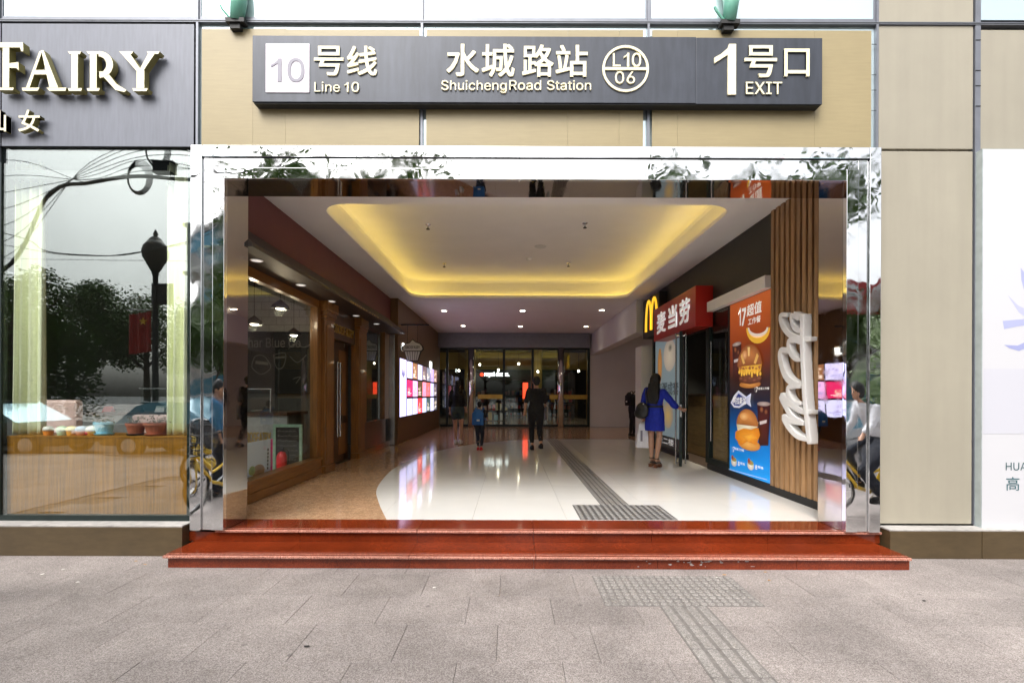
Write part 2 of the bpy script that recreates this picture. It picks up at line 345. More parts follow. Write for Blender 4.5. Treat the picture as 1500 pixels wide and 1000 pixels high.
def stroke(mb, pts, wid, M4, z0, z1, closed=False):       # a ribbon of given half widths along (u,v) points
    P = [Vector(p) for p in pts]; n = len(P); wd = wid if isinstance(wid, (list, tuple)) else [wid] * n; A = []; B = []
    for i in range(n):
        d = (P[min(i + 1, n - 1)] - P[max(i - 1, 0)]).normalized(); nn = Vector((-d.y, d.x)); A.append(P[i] + nn * wd[i]); B.append(P[i] - nn * wd[i])
    for i in range(n - 1): mb.prism([tuple(A[i]), tuple(A[i + 1]), tuple(B[i + 1]), tuple(B[i])], z0, z1, M4)
    return mb
def spline(pts, k=6):                                      # Catmull-Rom through the points
    P = [Vector(p) for p in pts]; o = []
    for i in range(len(P) - 1):
        a, b, c, d = P[max(i - 1, 0)], P[i], P[i + 1], P[min(i + 2, len(P) - 1)]
        for j in range(k):
            t = j / k; o.append(.5 * ((2 * b) + (c - a) * t + (2 * a - 5 * b + 4 * c - d) * t * t + (3 * b - a - 3 * c + d) * t ** 3))
    return o + [P[-1]]
class Print:                                               # coloured flat shapes on a frame, each a hair above the last
    def __init__(s, M4, z=.0015, step=.0004): s.mb = MB(); s.M = M4; s.z = z; s.st = step
    def poly(s, pts, col, edge=None):
        s.z += s.st; n = len(pts)
        if edge is None: s.mb.add([s.M @ Vector((u, v, s.z)) for u, v in pts], [tuple(range(n))], [col] * n)
        else:
            cx = sum(p[0] for p in pts) / n; cy = sum(p[1] for p in pts) / n
            s.mb.add([s.M @ Vector((cx, cy, s.z))] + [s.M @ Vector((u, v, s.z)) for u, v in pts], [(0, i + 1, (i + 1) % n + 1) for i in range(n)], [col] + [edge] * n)
        return s
    def ell(s, cx, cy, rx, ry, col, edge=None, a0=0, a1=360, n=24):
        return s.poly([(cx + rx * math.cos(R(a0 + (a1 - a0) * k / (n if a1 - a0 == 360 else n - 1))), cy + ry * math.sin(R(a0 + (a1 - a0) * k / (n if a1 - a0 == 360 else n - 1)))) for k in range(n)], col, edge)
    def rect(s, u0, u1, v0, v1, col): return s.poly([(u0, v0), (u1, v0), (u1, v1), (u0, v1)], col)
    def grad(s, u0, u1, stops):                            # vertical gradient: [(v, colour)...]
        s.z += s.st; vs = []; cs = []
        for v, c in stops: vs += [s.M @ Vector((u0, v, s.z)), s.M @ Vector((u1, v, s.z))]; cs += [c, c]
        s.mb.add(vs, [(2 * i, 2 * i + 1, 2 * i + 3, 2 * i + 2) for i in range(len(stops) - 1)], cs); return s
    def text(s, t, u0, u1, v0, v1, col, bold=0, shear=0):
        s.z += s.st; text(s.mb, t, s.M, u0, u1, v0, v1, s.z, s.z, bold, shear, col); return s
from mathutils import noise as NZ
def creased(me, amp=.007, f=(26, 26, 7)):
    me.update()
    ns = [v.normal.copy() for v in me.vertices]
    for v, n in zip(me.vertices, ns):
        c = v.co; v.co = c + n * amp * (NZ.noise((c.x * f[0], c.y * f[1], c.z * f[2])) + .5 * NZ.noise((c.x * 40 + c.z * 20, c.y * 40, c.z * 22)))
    me.update(); return me
def fused(mb, vox=.010, it=6):
    me = mb.mesh('tmp'); o = bpy.data.objects.new('tmp', me); COL.objects.link(o)
    r = o.modifiers.new('r', 'REMESH'); r.mode = 'VOXEL'; r.voxel_size = vox; r.use_smooth_shade = True
    s = o.modifiers.new('s', 'SMOOTH'); s.iterations = it; s.factor = .5
    dg = bpy.context.evaluated_depsgraph_get(); dg.update(); out_ = bpy.data.meshes.new_from_object(o.evaluated_get(dg))
    bpy.data.objects.remove(o); bpy.data.meshes.remove(me); out_.polygons.foreach_set('use_smooth', [True] * len(out_.polygons)); return out_
# ================================================================ THE SETTING
FZ = .234                      # passage floor above the pavement
CZ = 4.06                      # passage ceiling
XL, XR = -3.15, 3.57           # passage walls
BY = 20.0                      # glass wall at the back
mb = MB().box(-60, 60, -2.6, 4.62, -.30, -.012)
pav = struct('pavement', 'grey pink granite pavement in front of the station entrance', mb, 'paving_joint')
SW, SD = .61, .462
def tile_mesh(name, sx, sy, h, material, ch=.002):
    m = MB(); a, b = sx / 2, sy / 2
    m.add([(-a, -b, -h), (a, -b, -h), (a, b, -h), (-a, b, -h), (-a, -b, -ch), (a, -b, -ch), (a, b, -ch), (-a, b, -ch),
           (-a + ch, -b + ch, 0), (a - ch, -b + ch, 0), (a - ch, b - ch, 0), (-a + ch, b - ch, 0)],
          [(0, 1, 5, 4), (1, 2, 6, 5), (2, 3, 7, 6), (3, 0, 4, 7), (4, 5, 9, 8), (5, 6, 10, 9), (6, 7, 11, 10), (7, 4, 8, 11), (8, 9, 10, 11)])
    me = m.mesh(name); me.materials.append(M[material]); return me
slab_me = tile_mesh('paving_slab', SW - .0024, SD - .0024, .05, 'paving', .0014)
TX0, TX1, TY0, TY1 = .70, 1.88, 3.56, 4.16    # warning pad outside
GX0, GX1 = 1.10, 1.45                         # guiding strip outside
ny = 0
for r in range(-5, 6):
    yc = 2.81 + (r + .5) * SD
    if yc + SD / 2 > 4.66: continue
    for c in range(-10, 11):
        xc = (c + (.0 if r % 2 else .37)) * SW
        if abs(xc) > 6.0 or yc < .6 : continue
        o = inst(slab_me, 'paving_slab', pav, (xc, yc, random.uniform(-.001, .001)))
far = MB().box(-60, 60, -2.6, .5, -.05, -.0045).box(-60, -6.45, .5, 4.62, -.05, -.0045).box(6.5, 60, .5, 4.62, -.05, -.0045)
obj('outer_paving', far, 'paving', pav)
def two(m, name, material):                       # raised tops coloured paler, bases coloured darker
    me = m.mesh(name); me.materials.append(M['groove' if material == 'tact_out' else 'groove_in']); me.materials.append(M[material]); me.polygons.foreach_set('material_index', m.m); return me
def stud_tile(name, s, n, material, h=.006, rad=.012, z=.004):
    m = MB().box(-s / 2 + .001, s / 2 - .001, -s / 2 + .001, s / 2 - .001, -.012, z)
    p = s / n; m.mi = 1
    for i in range(n):
        for j in range(n):
            x, y = (i + .5) * p - s / 2, (j + .5) * p - s / 2
            m.lathe([(rad * 1.25, z - .001), (rad, z + h)], (x, y, 0), 8)
    return two(m, name, material)
def rib_tile(name, sx, sy, n, material, h=.006, z=.004):
    m = MB().box(-sx / 2 + .001, sx / 2 - .001, -sy / 2 + .001, sy / 2 - .001, -.012, z)
    p = sx / n; m.mi = 1
    for i in range(n):
        x = (i + .5) * p - sx / 2; wv = p * .38
        m.add([(x - wv, -sy / 2 + .006, z - .001), (x + wv, -sy / 2 + .006, z - .001), (x + wv, sy / 2 - .006, z - .001), (x - wv, sy / 2 - .006, z - .001),
               (x - wv * .6, -sy / 2 + .009, z + h), (x + wv * .6, -sy / 2 + .009, z + h), (x + wv * .6, sy / 2 - .009, z + h), (x - wv * .6, sy / 2 - .009, z + h)],
              [(4, 5, 6, 7), (0, 1, 5, 4), (1, 2, 6, 5), (2, 3, 7, 6), (3, 0, 4, 7)])
    return two(m, name, material)
st_o = stud_tile('tactile_tile', .295, 5, 'tact_out', .005, .021); rb_o = rib_tile('guiding_tile', .35, .30, 4, 'tact_out', .005)
for i in range(4):
    for j in range(2): inst(st_o, 'tactile_tile', pav, (TX0 + .1475 + i * .295, TY0 + .15 + j * .30, 0))
for j in range(7): inst(rb_o, 'guiding_tile', pav, ((GX0 + GX1) / 2, TY0 - .152 - j * .301, 0))
# road, kerb and the far side of the street, seen in the glass and chrome
struct('road', 'dark asphalt street behind the viewer', MB().box(-60, 60, -15, -2.75, -.5, -.14), 'asphalt')
kb = bpy.data.objects.new('kerb', None); COL.objects.link(kb); kb['kind'] = 'structure'; kb['label'] = 'pale stone kerb along the street'
km = MB().box(-.495, .495, -.075, .075, -.3, .004).mesh('kerb_stone'); km.materials.append(M['kerb'])
for i in range(-20, 20): inst(km, 'kerb_stone', kb, (i + .5, -2.675, 0))
struct('far_pavement', 'pavement on the other side of the street', MB().box(-60, 60, -60, -15, -.4, -.01), 'paving')
struct('ground', 'bare ground under the buildings', MB().box(-300, 300, -300, 300, -.7, -.55), 'asphalt')

# litter on the pavement
def scrap(name, label, px, py, size, material, group, rot=0):
    d = F_PX * EYE / (py - (px - 748) * .0035 - 578); x = PX(px, d)
    pts = [(size * random.uniform(.5, 1) * math.cos(a), size * .6 * random.uniform(.5, 1) * math.sin(a)) for a in [R(k * 60 + rot) for k in range(6)]]
    m = MB(); m.add([(x, d, .007)] + [(x + u, d + v, .004 + random.uniform(0, .004)) for u, v in pts], [(0, i + 1, (i + 1) % 6 + 1) for i in range(6)])
    tag(obj(name, m, material), label, 'litter', group)
for px, py in ((63, 841), (115, 853), (93, 834), (637, 861), (1049, 846)):
    scrap('paper_scrap', 'small white paper scrap lying on the granite pavement', px, py, .022, 'litter', 'paper scraps on the pavement')
for px, py in ((200, 822), (213, 827), (1122, 838), (1128, 850), (1062, 842)):
    scrap('dry_leaf', 'small dry orange leaf on the pavement beside the red steps', px, py, .02, 'leaflitter', 'dry leaves by the steps')
scrap('gum_blot', 'black flattened blot on the open pavement below the steps', 450, 947, .028, 'darkgum', None)
scrap('gum_blot', 'dark dried leaf fragment on pavement between tactile strip and beige panels', 1355, 880, .022, 'darkgum', None)

# ---------------------------------------------------------------- red granite steps
H1, H2 = .117, .234
S1Y, S2Y = 4.30, 4.70
steps = thing('entrance_steps', 'two low polished red granite steps with pale rough nosings', 'steps', (0, 4.3, 0))
def split(x0, x1, cuts): xs = [x0] + [c for c in cuts if x0 < c < x1] + [x1]; return list(zip(xs[:-1], xs[1:]))
TH = .026
sx0, sx1 = -3.05, 3.56
for a, b in split(sx0, sx1, [PX(v, 4.4) for v in (437, 604, 782, 960, 1160)]):
    obj('riser_slab', MB().box(a + .0018, b - .0018, S1Y + .022, S1Y + .05, 0, H1 - TH - .001), 'granite_red', steps)
for a, b in split(sx0 - .03, sx1 + .0, [PX(v, 4.4) for v in (420, 603, 785, 975, 1158)]):
    t_ = obj('tread_slab', MB().box(a + .0018, b - .0018, S1Y + .012, S2Y + .02, H1 - TH, H1), 'granite_red', steps)
    obj('nosing', MB().box(a + .0018, b - .0018, S1Y - .012, S1Y + .0118, H1 - TH + .001, H1 - .001), 'granite_edge', t_, bevel=.006)
    for k in (.03, .048): obj('groove', MB().box(a + .002, b - .002, S1Y + k, S1Y + k + .006, H1 - .002, H1 + .0008), 'granite_edge', t_)
obj('core', MB().box(sx0 + .02, sx1 - .02, S1Y + .051, S2Y + .02, -.01, H1 - TH - .002), 'paving_joint', steps)
obj('end_slab', MB().box(sx0 - .002, sx0 + .019, S1Y + .024, 4.615, 0, H1 - TH - .002), 'granite_red', steps)
obj('end_slab', MB().box(sx1 - .019, sx1 + .002, S1Y + .024, 4.615, 0, H1 - TH - .002), 'granite_red', steps)
u0, u1 = -3.14, 3.60
for a, b in split(u0, u1, [PX(v, 4.72) for v in (440, 612, 782, 955, 1125)]):
    obj('riser_slab', MB().box(a + .0018, b - .0018, S2Y + .021, S2Y + .045, H1 + .001, H2 - TH - .001), 'granite_red', steps)
for a, b in split(-2.86, u1, [PX(v, 4.72) for v in (440, 612, 782, 955, 1125)]):
    t_ = obj('tread_slab', MB().box(a + .0018, b - .0018, S2Y + .012, 5.10, H2 - TH, H2), 'granite_red', steps)
    obj('nosing', MB().box(a + .0018, b - .0018, S2Y - .012, S2Y + .0118, H2 - TH + .001, H2 - .001), 'granite_edge', t_, bevel=.006)
    for k in (.03, .05): obj('groove', MB().box(a + .002, b - .002, S2Y + k, S2Y + k + .006, H2 - .002, H2 + .0008), 'granite_edge', t_)
obj('core', MB().box(u0 + .02, u1 - .02, S2Y + .046, 5.10, -.01, H2 - TH - .002), 'paving_joint', steps)
rs_ = random.Random(11)
for k in range(26):
    cx_ = rs_.choice((950, 985, 1010, 1025, 1040, 1090)) + rs_.gauss(0, 9); x = PX(cx_, 4.3); w_ = rs_.uniform(.006, .03); h_ = rs_.uniform(.003, .009); zc = .047 + rs_.uniform(-.025, .03)
    mm_ = MB(); mm_.prism([(x + w_ * math.cos(a) * rs_.uniform(.5, 1), zc + h_ * math.sin(a) * rs_.uniform(.5, 1)) for a in [R(q * 40) for q in range(9)]], 0, .0008 + .00002 * k, FRONT(S1Y + .0215)); obj('mortar_stain', mm_, 'plinth_top', steps)

# ---------------------------------------------------------------- chrome portal
FY0, FY1 = 4.66, 5.09
ox0, ox1, ix0, ix1 = PX(278, FY0), PX(1290, FY0), PX(327, FY0), PX(1240, FY0)
ot, it = PZ(214, FY0), PZ(262.5, FY0)
portal = thing('portal_frame', 'polished chrome frame with stepped face round the passage entrance', 'door frame', (0, FY0, H2))
fb = H2 + .004
def post(sgn, xo, xi):
    # face in three folds: outer band, set-back band, inner band
    wv = xi - xo; c = [0, .33, .355, .63, .655, 1]; dy = [0, 0, .022, .022, .004, .004]
    xs = [xo + wv * k for k in c]
    for i, nm in ((0, 'outer_band'), (2, 'recessed_band'), (4, 'inner_band')):
        zt = ot if i == 0 else (PZ(231, FY0) if i == 2 else PZ(246, FY0))
        m = MB(); a, b = sorted((xs[i], xs[i + 1])); m.box(a, b, FY0 + dy[i], FY0 + .06, fb, zt - (.002 if i else 0)); obj(nm, m, 'chrome', portal, bevel=.003)
    for i in (1, 3):
        a, b = sorted((xs[i], xs[i + 1])); obj('seam', MB().box(a + .0005, b - .0005, FY0 + .03, FY0 + .05, fb, ot - .12), 'steel', portal)
    a, b = sorted((xi, xi - sgn * .03))
    obj('reveal_panel', MB().box(a, b, FY0 + .0605, FY1, fb, it), 'mirror', portal)
post(1, ox0, ix0); post(-1, ox1, ix1)
z1_, z2_ = PZ(231, FY0), PZ(246, FY0)
obj('lintel_band', MB().box(ox0 + .112, ox1 - .112, FY0, FY0 + .06, z1_ + .004, ot - .001), 'chrome', portal, bevel=.003)
for a, b in split(ox0 + .205, ox1 - .205, [PX(760, FY0)]):
    obj('lintel_band', MB().box(a + .001, b - .001, FY0 + .022, FY0 + .06, z2_, z1_ - .004), 'chrome', portal, bevel=.003)
    obj('lintel_band', MB().box(max(a, ix0) + .001, min(b, ix1) - .001, FY0 + .004, FY0 + .06, it, z2_ - .004), 'chrome', portal, bevel=.003)
obj('seam', MB().box(ox0 + .113, ox1 - .113, FY0 + .035, FY0 + .05, z1_ - .0035, z1_ + .0035), 'gasket', portal)
obj('soffit_panel', MB().box(ix0 - .028, ix1 + .028, FY0 + .0605, FY1, it + .001, it + .03), 'mirror', portal)
obj('backing', MB().box(ox0 + .01, ix0 - .032, FY0 + .061, FY1 - .002, fb, ot - .01), 'black', portal)
obj('backing', MB().box(ix1 + .032, ox1 - .01, FY0 + .061, FY1 - .002, fb, ot - .01), 'black', portal)
obj('backing', MB().box(ox0 + .01, ox1 - .01, FY0 + .061, FY1 - .002, it + .032, ot - .011), 'black', portal)

# ---------------------------------------------------------------- facade
GY = 4.80
fac = thing('building_facade', 'glass and beige panel shopfront facade with grey mullions and brown plinth', 'building', (0, GY, 0))
ztr = PZ(36, GY)                                   # the transom under the upper windows
cols = [PX(v, GY) for v in (-330, 1, 290, 617, 947, 1280)]
obj('transom', MB().box(-9, 9, GY - .035, GY + .06, ztr - .012, ztr + .012), 'mullion', fac)
obj('gasket', MB().box(-9, 9, GY - .037, GY - .0352, ztr - .004, ztr + .004), 'gasket', fac)
xs = [-9] + cols
for a, b in zip(xs[:-1], xs[1:]):
    p_ = obj('upper_window', MB().box(a + .03, b - .03, GY - .012, GY, ztr + .05, 7.6), 'spandrel', fac)
    obj('window_frame', MB().box(a + .012, a + .0295, GY - .02, GY + .02, ztr + .013, 7.6).box(b - .0295, b - .012, GY - .02, GY + .02, ztr + .013, 7.6).box(a + .0296, b - .0296, GY - .02, GY + .02, ztr + .013, ztr + .0495), 'mullion', fac)
for x in cols: obj('mullion', MB().box(x - .011, x + .011, GY - .034, GY + .06, ot - .1, 7.6), 'mullion', fac)
for x0_, x1_ in ((cols[2], cols[3]), (cols[3], cols[4]), (cols[4], cols[5])):     # dark glazing behind the yellow boards
    obj('glass_panel', MB().box(x0_ + .0115, x1_ - .0115, GY + .0, GY + .012, ot - .15, ztr - .0125), 'spandrel', fac)
# beige column of panels right of the portal
cx0, cx1 = PX(1283, GY), PX(1421, GY)
jz = [.285, PZ(221, GY, 1350), ztr, 6.6, 7.6]
for a, b in zip(jz[:-1], jz[1:]):
    obj('cladding_panel', MB().box(cx0 + .004, cx1, GY - .02, GY + .05, a + .008, b - .014), 'panel', fac, bevel=.004)
obj('joint_backing', MB().box(cx0 - .02, 9, GY + .052, GY + .07, .29, 7.6), 'gasket', fac)
rx0, rx1 = PX(1431, GY), 6.4
obj('mullion', MB().box(cx1 + .012, rx0 - .002, GY - .03, GY + .05, .29, 7.6), 'mullion', fac)
obj('cladding_panel', MB().box(rx0 + .002, rx1, GY - .016, GY + .05, PZ(219, GY) + .01, ztr - .05), 'panel', fac, bevel=.004)
obj('upper_window', MB().box(rx0 + .002, rx1, GY - .012, GY, ztr + .05, 7.6), 'spandrel', fac)
obj('cladding_panel', MB().box(rx0 + .002, rx1, GY - .016, GY + .05, .29, PZ(219, GY) - .005), 'panel', fac)
for i, dz in enumerate((4.35, 4.55, 4.7, 5.0)):
    obj('fixing_clip', MB().box(cols[5] - .06, cols[5] - .012, GY - .036, GY - .0345, dz, dz + .006), 'gasket', fac)
    obj('fixing_clip', MB().box(rx0 - .055, rx0 - .004, GY - .034, GY - .0305, dz + .05, dz + .056), 'gasket', fac)
# plinth
PY = 4.62
for a, b in ((-6.6, -5.2), (-5.2, -3.125)):
    obj('plinth_block', MB().box(a + .002, b - .002, PY, PY + .2, 0, .275), 'plinth', fac, bevel=.004)
for a, b in ((3.62, 4.50), (4.50, 6.6)):
    obj('plinth_block', MB().box(a + .003, b - .003, PY, PY + .2, 0, .262), 'plinth', fac, bevel=.004)
obj('plinth_ledge', MB().box(-6.6, -3.13, PY + .004, GY + .02, .276, .291), 'plinth_top', fac, bevel=.003)
obj('plinth_ledge', MB().box(3.62, 6.6, PY + .004, GY - .021, .263, .278), 'plinth_top', fac, bevel=.003)
# shop window on the left
wx0, wx1 = -5.05, -3.215
wz0, wz1 = .345, PZ(219, GY)
obj('window_frame', MB().box(-9, wx1 + .07, GY - .012, GY + .05, .2915, wz0), 'frame_green', fac)
obj('window_frame', MB().box(wx0 - .05, wx0 + .012, GY - .013, GY + .05, wz0, wz1), 'frame_green', fac)
obj('window_frame', MB().box(wx1 + .001, wx1 + .07, GY + .012, GY + .05, wz0, wz1), 'frame_green', fac)
obj('window_frame', MB().box(-9, wx1 + .07, GY - .016, GY + .05, wz1, wz1 + .018), 'gasket', fac)
obj('window_pane', MB().box(wx0 + .012, wx1 + .06, GY, GY + .008, wz0, wz1), 'glass_shop', fac)
obj('window_pane', MB().box(-9, wx0 - .051, GY, GY + .008, wz0, wz1), 'glass_shop', fac)
# masonry above and beside the passage, and the body of the building
bd = fac
obj('wall', MB().box(-9, 9, 5.0, 5.09, 4.10, 7.6), 'black', bd)
obj('wall', MB().box(-9, 9, 5.09, 26, 4.75, 7.6), 'black', bd)

# ---------------------------------------------------------------- yellow boards and the station sign
for a, b, w_ in ((295, 613, 'with dark sign end in front'), (623, 940, 'behind the middle of the station sign'), (953, 1273, 'behind the exit number of the sign')):
    t_ = thing('backing_board', 'ribbed yellow backing board ' + w_, 'board', (PX((a + b) / 2, 4.77), 4.77, ot), group='yellow boards behind the station sign')
    zt = PZ(45, 4.77)
    cuts = {295: (370, 418), 623: (830, 905), 953: (990, 1190)}[a]
    for p, q in split(PX(a, 4.77), PX(b, 4.77), [PX(c, 4.77) for c in cuts]):
        obj('board_sheet', MB().box(p + .0008, q - .0008, 4.755, 4.768, ot - .1, zt - random.uniform(0, .006)), 'board', t_)
SY = 4.655
sg = thing('station_sign', 'long charcoal metro sign box with cream Chinese and English lettering', 'sign', (0, SY, PZ(150, SY)))
za, zb = PZ(150.5, SY), PZ(53.5, SY); xa, xb, xm = PX(368, SY), PX(1203, SY), PX(1018, SY)
obj('sign_box', MB().box(xa, xm - .001, SY, SY + .11, za, zb), 'signdark', sg, bevel=.003)
obj('sign_box', MB().box(xm + .001, xb, SY + .002, SY + .11, za - .006, zb - .004), 'signdark', sg, bevel=.003)
obj('sign_underside', MB().box(xa + .01, xb - .01, SY + .012, SY + .098, za - .012, za - .0065), 'signunder', sg)
for x in (600, 617, 935, 950): obj('bracket', MB().box(PX(x, 4.77) - .01, PX(x, 4.77) + .01, SY + .1, 4.754, za + .1, za + .14), 'steel', sg)
FS = FRONT(SY)
def sgn(s, x0, x1, y0, y1, name='character', material='cream', z=.014, bold=0, par=None):
    return letters(par or sg, name, s, FS, PX(x0, SY), PX(x1, SY), PZ(y1, SY, (x0 + x1) / 2), PZ(y0, SY, (x0 + x1) / 2), .0002, z, material, bold)
nt_ = obj('line_tile', MB().box(PX(388, SY), PX(452, SY), SY - .008, SY - .0002, PZ(137.5, SY), PZ(66, SY)), 'lilac', sg, bevel=.002)
def sg1(x0, x1, y0, y1, par, F_, z, material):
    obj('numeral', one(MB(), F_, PX(x0, SY), PX(x1, SY), PZ(y1, SY, x0), PZ(y0, SY, x0), .0002, z), material, par)
FS_ = FS; FS = FRONT(SY - .008); sgn('0', 420, 445, 86.5, 121.5, 'numeral', 'grey_num', .005, .012, nt_); sg1(396, 411.5, 87, 121, nt_, FS, .005, 'grey_num'); FS = FS_
for a in (('号', 459, 502, 69, 112), ('线', 507, 551, 69, 112), ('水', 652.5, 700, 66, 113), ('城', 704, 752, 66, 114),
          ('路', 763, 809, 67, 114), ('站', 812, 859, 67.5, 114), ('号', 1088, 1135.5, 68, 114.5), ('口', 1146, 1183, 73, 113.5)): sgn(*a, bold=.016)
sgn('Line', 459.5, 497, 121.5, 136, 'lettering', bold=.004); sg1(503.5, 509.5, 122, 136, sg, FS, .014, 'cream'); sgn('0', 514, 525, 121.5, 136.3, 'numeral', bold=.01); sgn('Shuicheng', 645, 740.5, 119, 137.5, 'lettering', bold=.006); sgn('Road', 744.5, 791, 119, 133.5, 'lettering', bold=.006)
sgn('Station', 799.5, 864, 119, 133.5, 'lettering', bold=.006); sgn('EXIT', 1090, 1143, 121.5, 139.5, 'lettering', bold=.006); sg1(1044, 1075.5, 66, 140, sg, FS, .014, 'cream')
ring = MB(); cx_, cz_ = PX(914.3, SY), PZ(102, SY, 914); ro, ri = 34 / 152.4, 30.6 / 152.4
for k in range(48):
    a0, a1 = 2 * math.pi * k / 48, 2 * math.pi * (k + 1) / 48
    ring.prism([(cx_ + ro * math.cos(a0), cz_ + ro * math.sin(a0)), (cx_ + ro * math.cos(a1), cz_ + ro * math.sin(a1)), (cx_ + ri * math.cos(a1), cz_ + ri * math.sin(a1)), (cx_ + ri * math.cos(a0), cz_ + ri * math.sin(a0))], .0002, .014, FS)
ring.prism([(cx_ - ri - .003, cz_ - .013), (cx_ + ri + .003, cz_ - .013), (cx_ + ri + .003, cz_ + .013), (cx_ - ri - .003, cz_ + .013)], .0002, .0135, FS)
obj('ring', ring, 'cream', sg); sgn('L', 895.5, 907, 79.5, 99, 'lettering', bold=.012); sg1(911.5, 919.5, 79, 99, sg, FS, .014, 'cream'); sgn('0', 923.5, 937, 79, 99.5, 'numeral', bold=.012); sgn('06', 899, 928, 106, 124, 'lettering', bold=.006)

# grey shop sign panel on the left with standing serif letters
gs = thing('shop_sign', 'grey metal shop sign panel with raised cream serif letters', 'sign', (-4, 4.78, PZ(217, 4.78)))
gz0, gz1 = PZ(217, 4.77), PZ(38, 4.77)
obj('sign_panel', MB().box(PX(2, 4.77), PX(283, 4.77), 4.765, 4.80 - .036, gz0, gz1), 'signgrey', gs, bevel=.002)
obj('sign_panel', MB().box(-6.8, PX(0, 4.77), 4.765, 4.80 - .036, gz0, gz1), 'signgrey', gs, bevel=.002)
FL = FRONT(4.765)
def zpt(zx, zy, d=4.68): return (PX(zx / 3.847, d), PZ(zy / 3.847, d, zx / 3.847))
def serif(polys, name='letter'):
    m = MB(); m.mi = 0
    for k, pl in enumerate(polys): m.prism([zpt(*p) for p in pl], .02 - k * .0004, .085 - k * .0006, FL)
    # front faces cream, returns olive
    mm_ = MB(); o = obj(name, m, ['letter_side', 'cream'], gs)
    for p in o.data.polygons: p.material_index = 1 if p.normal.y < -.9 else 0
    return o
serif([[(8, 270), (45, 270), (45, 495), (8, 495)], [(-30, 240), (122, 240), (124, 290), (112, 290), (105, 268), (-30, 268)], [(40, 358), (96, 350), (98, 398), (86, 384), (40, 382)], [(-18, 494), (70, 494), (66, 508), (-18, 508)]])
serif([[(215, 290), (232, 284), (160, 495), (140, 495)], [(225, 284), (238, 284), (322, 495), (272, 495)], [(185, 395), (275, 395), (280, 420), (178, 420)], [(115, 494), (215, 494), (205, 512), (120, 512)], [(255, 494), (366, 494), (362, 512), (270, 512)]])
serif([[(395, 295), (432, 295), (432, 500), (395, 500)], [(374, 290), (450, 290), (442, 306), (386, 306)], [(376, 497), (456, 497), (450, 513), (380, 513)]])
arcR = [(550 + 78 * math.cos(R(a)), 362 + 74 * math.sin(R(a))) for a in range(-90, 91, 15)]; arcI = [(548 + 42 * math.cos(R(a)), 362 + 44 * math.sin(R(a))) for a in range(90, -91, -15)]
m_r = [[(500, 295), (538, 295), (538, 500), (500, 500)], [(480, 290), (552, 290), (552, 306), (492, 306)], [(482, 497), (556, 497), (550, 513), (486, 513)]]
for i in range(12): m_r.append([arcR[i], arcR[i + 1], arcI[11 - i], arcI[12 - i]])
m_r.append([(545, 400), (590, 400), (645, 470), (702, 505), (690, 516), (640, 505)]); serif(m_r)
serif([[(672, 298), (722, 298), (788, 395), (762, 400)], [(830, 298), (868, 298), (800, 400), (775, 400)], [(762, 395), (806, 395), (806, 500), (762, 500)], [(664, 290), (742, 290), (736, 304), (676, 304)], [(820, 290), (892, 290), (884, 304), (826, 304)], [(738, 497), (826, 497), (818, 513), (744, 513)]])
for s_, x0, x1 in (('女', 24.5, 56), ('仙', -24, 6.5)):
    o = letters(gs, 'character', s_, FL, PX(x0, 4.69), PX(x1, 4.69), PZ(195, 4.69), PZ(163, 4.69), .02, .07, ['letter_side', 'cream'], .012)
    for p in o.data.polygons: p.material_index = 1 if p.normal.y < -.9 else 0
# green tube brackets on top of the boards
for px, lb in ((345, 'green glazed bracket tube above the line number of the station sign'), (1066, 'green glazed bracket tube above the exit numeral')):
    t_ = thing('bracket_tube', lb, 'bracket', (PX(px, 4.72), 4.72, PZ(36, 4.72)))
    x = PX(px, 4.72); z = PZ(33, 4.72)
    obj('tube', MB().tube([(x, 4.72, z), (x + .02, 4.72, z + .2), (x - .03, 4.72, z + .7), (x - .06, 4.72, z + 1.4)], [.06, .075, .085, .08], 12), 'greentube', t_, smooth=True)
    obj('foot', MB().box(x - .09, x + .09, 4.68, 4.762, z - .03, z + .01).box(x - .06, x + .04, 4.70, 4.76, z - .08, z - .0305), 'black', t_)
    obj('arm', MB().tube([(x - .05, 4.71, z + .01), (x - .13, 4.70, z + .1), (x - .15, 4.70, z + .14)], .012, 6), 'greentube', t_)

# advertising light box on the right
LBY = 4.70
lb_ = thing('light_box', 'tall white illuminated advertising box with pale lilac flower', 'light box', (4.9, 4.75, .28))
lx0, lz0, lz1 = PX(1438, LBY), PZ(778, LBY, 1440), PZ(218, LBY, 1440)
obj('box_frame', MB().box(lx0, 6.3, LBY, 4.783, lz0, lz1), 'lightbox_side', lb_, bevel=.004)
P = Print(FRONT(LBY)); wl = (.54, .54, .565)
P.rect(lx0 + .004, 6.28, lz0 + .006, lz1 - .006, wl)
def lp(x, y): return (PX(x, LBY), PZ(y, LBY, x))
for pts, c in (([(1494, 392), (1500, 400), (1530, 440), (1520, 450), (1500, 428), (1495, 410)], (.34, .36, .55)), ([(1475, 432), (1490, 447), (1520, 462), (1560, 470), (1520, 476), (1492, 458)], (.42, .43, .58)),
               ([(1468, 470), (1490, 468), (1520, 466), (1520, 474), (1490, 478), (1470, 482)], (.36, .38, .57)), ([(1470, 505), (1490, 506), (1520, 492), (1520, 502), (1492, 514), (1478, 510)], (.30, .32, .54)),
               ([(1440, 540), (1620, 540), (1620, 635), (1440, 635)], (.51, .51, .56))): P.poly([lp(*p) for p in pts], c)
P.text('HUA', PX(1473, LBY), PX(1504, LBY), PZ(688.5, LBY, 1480), PZ(677, LBY, 1480), (.02, .08, .09)); P.text('高', PX(1473.5, LBY), PX(1493, LBY), PZ(718, LBY, 1480), PZ(698, LBY, 1480), (.02, .10, .12))
obj('print', P.mb, PRL, lb_)
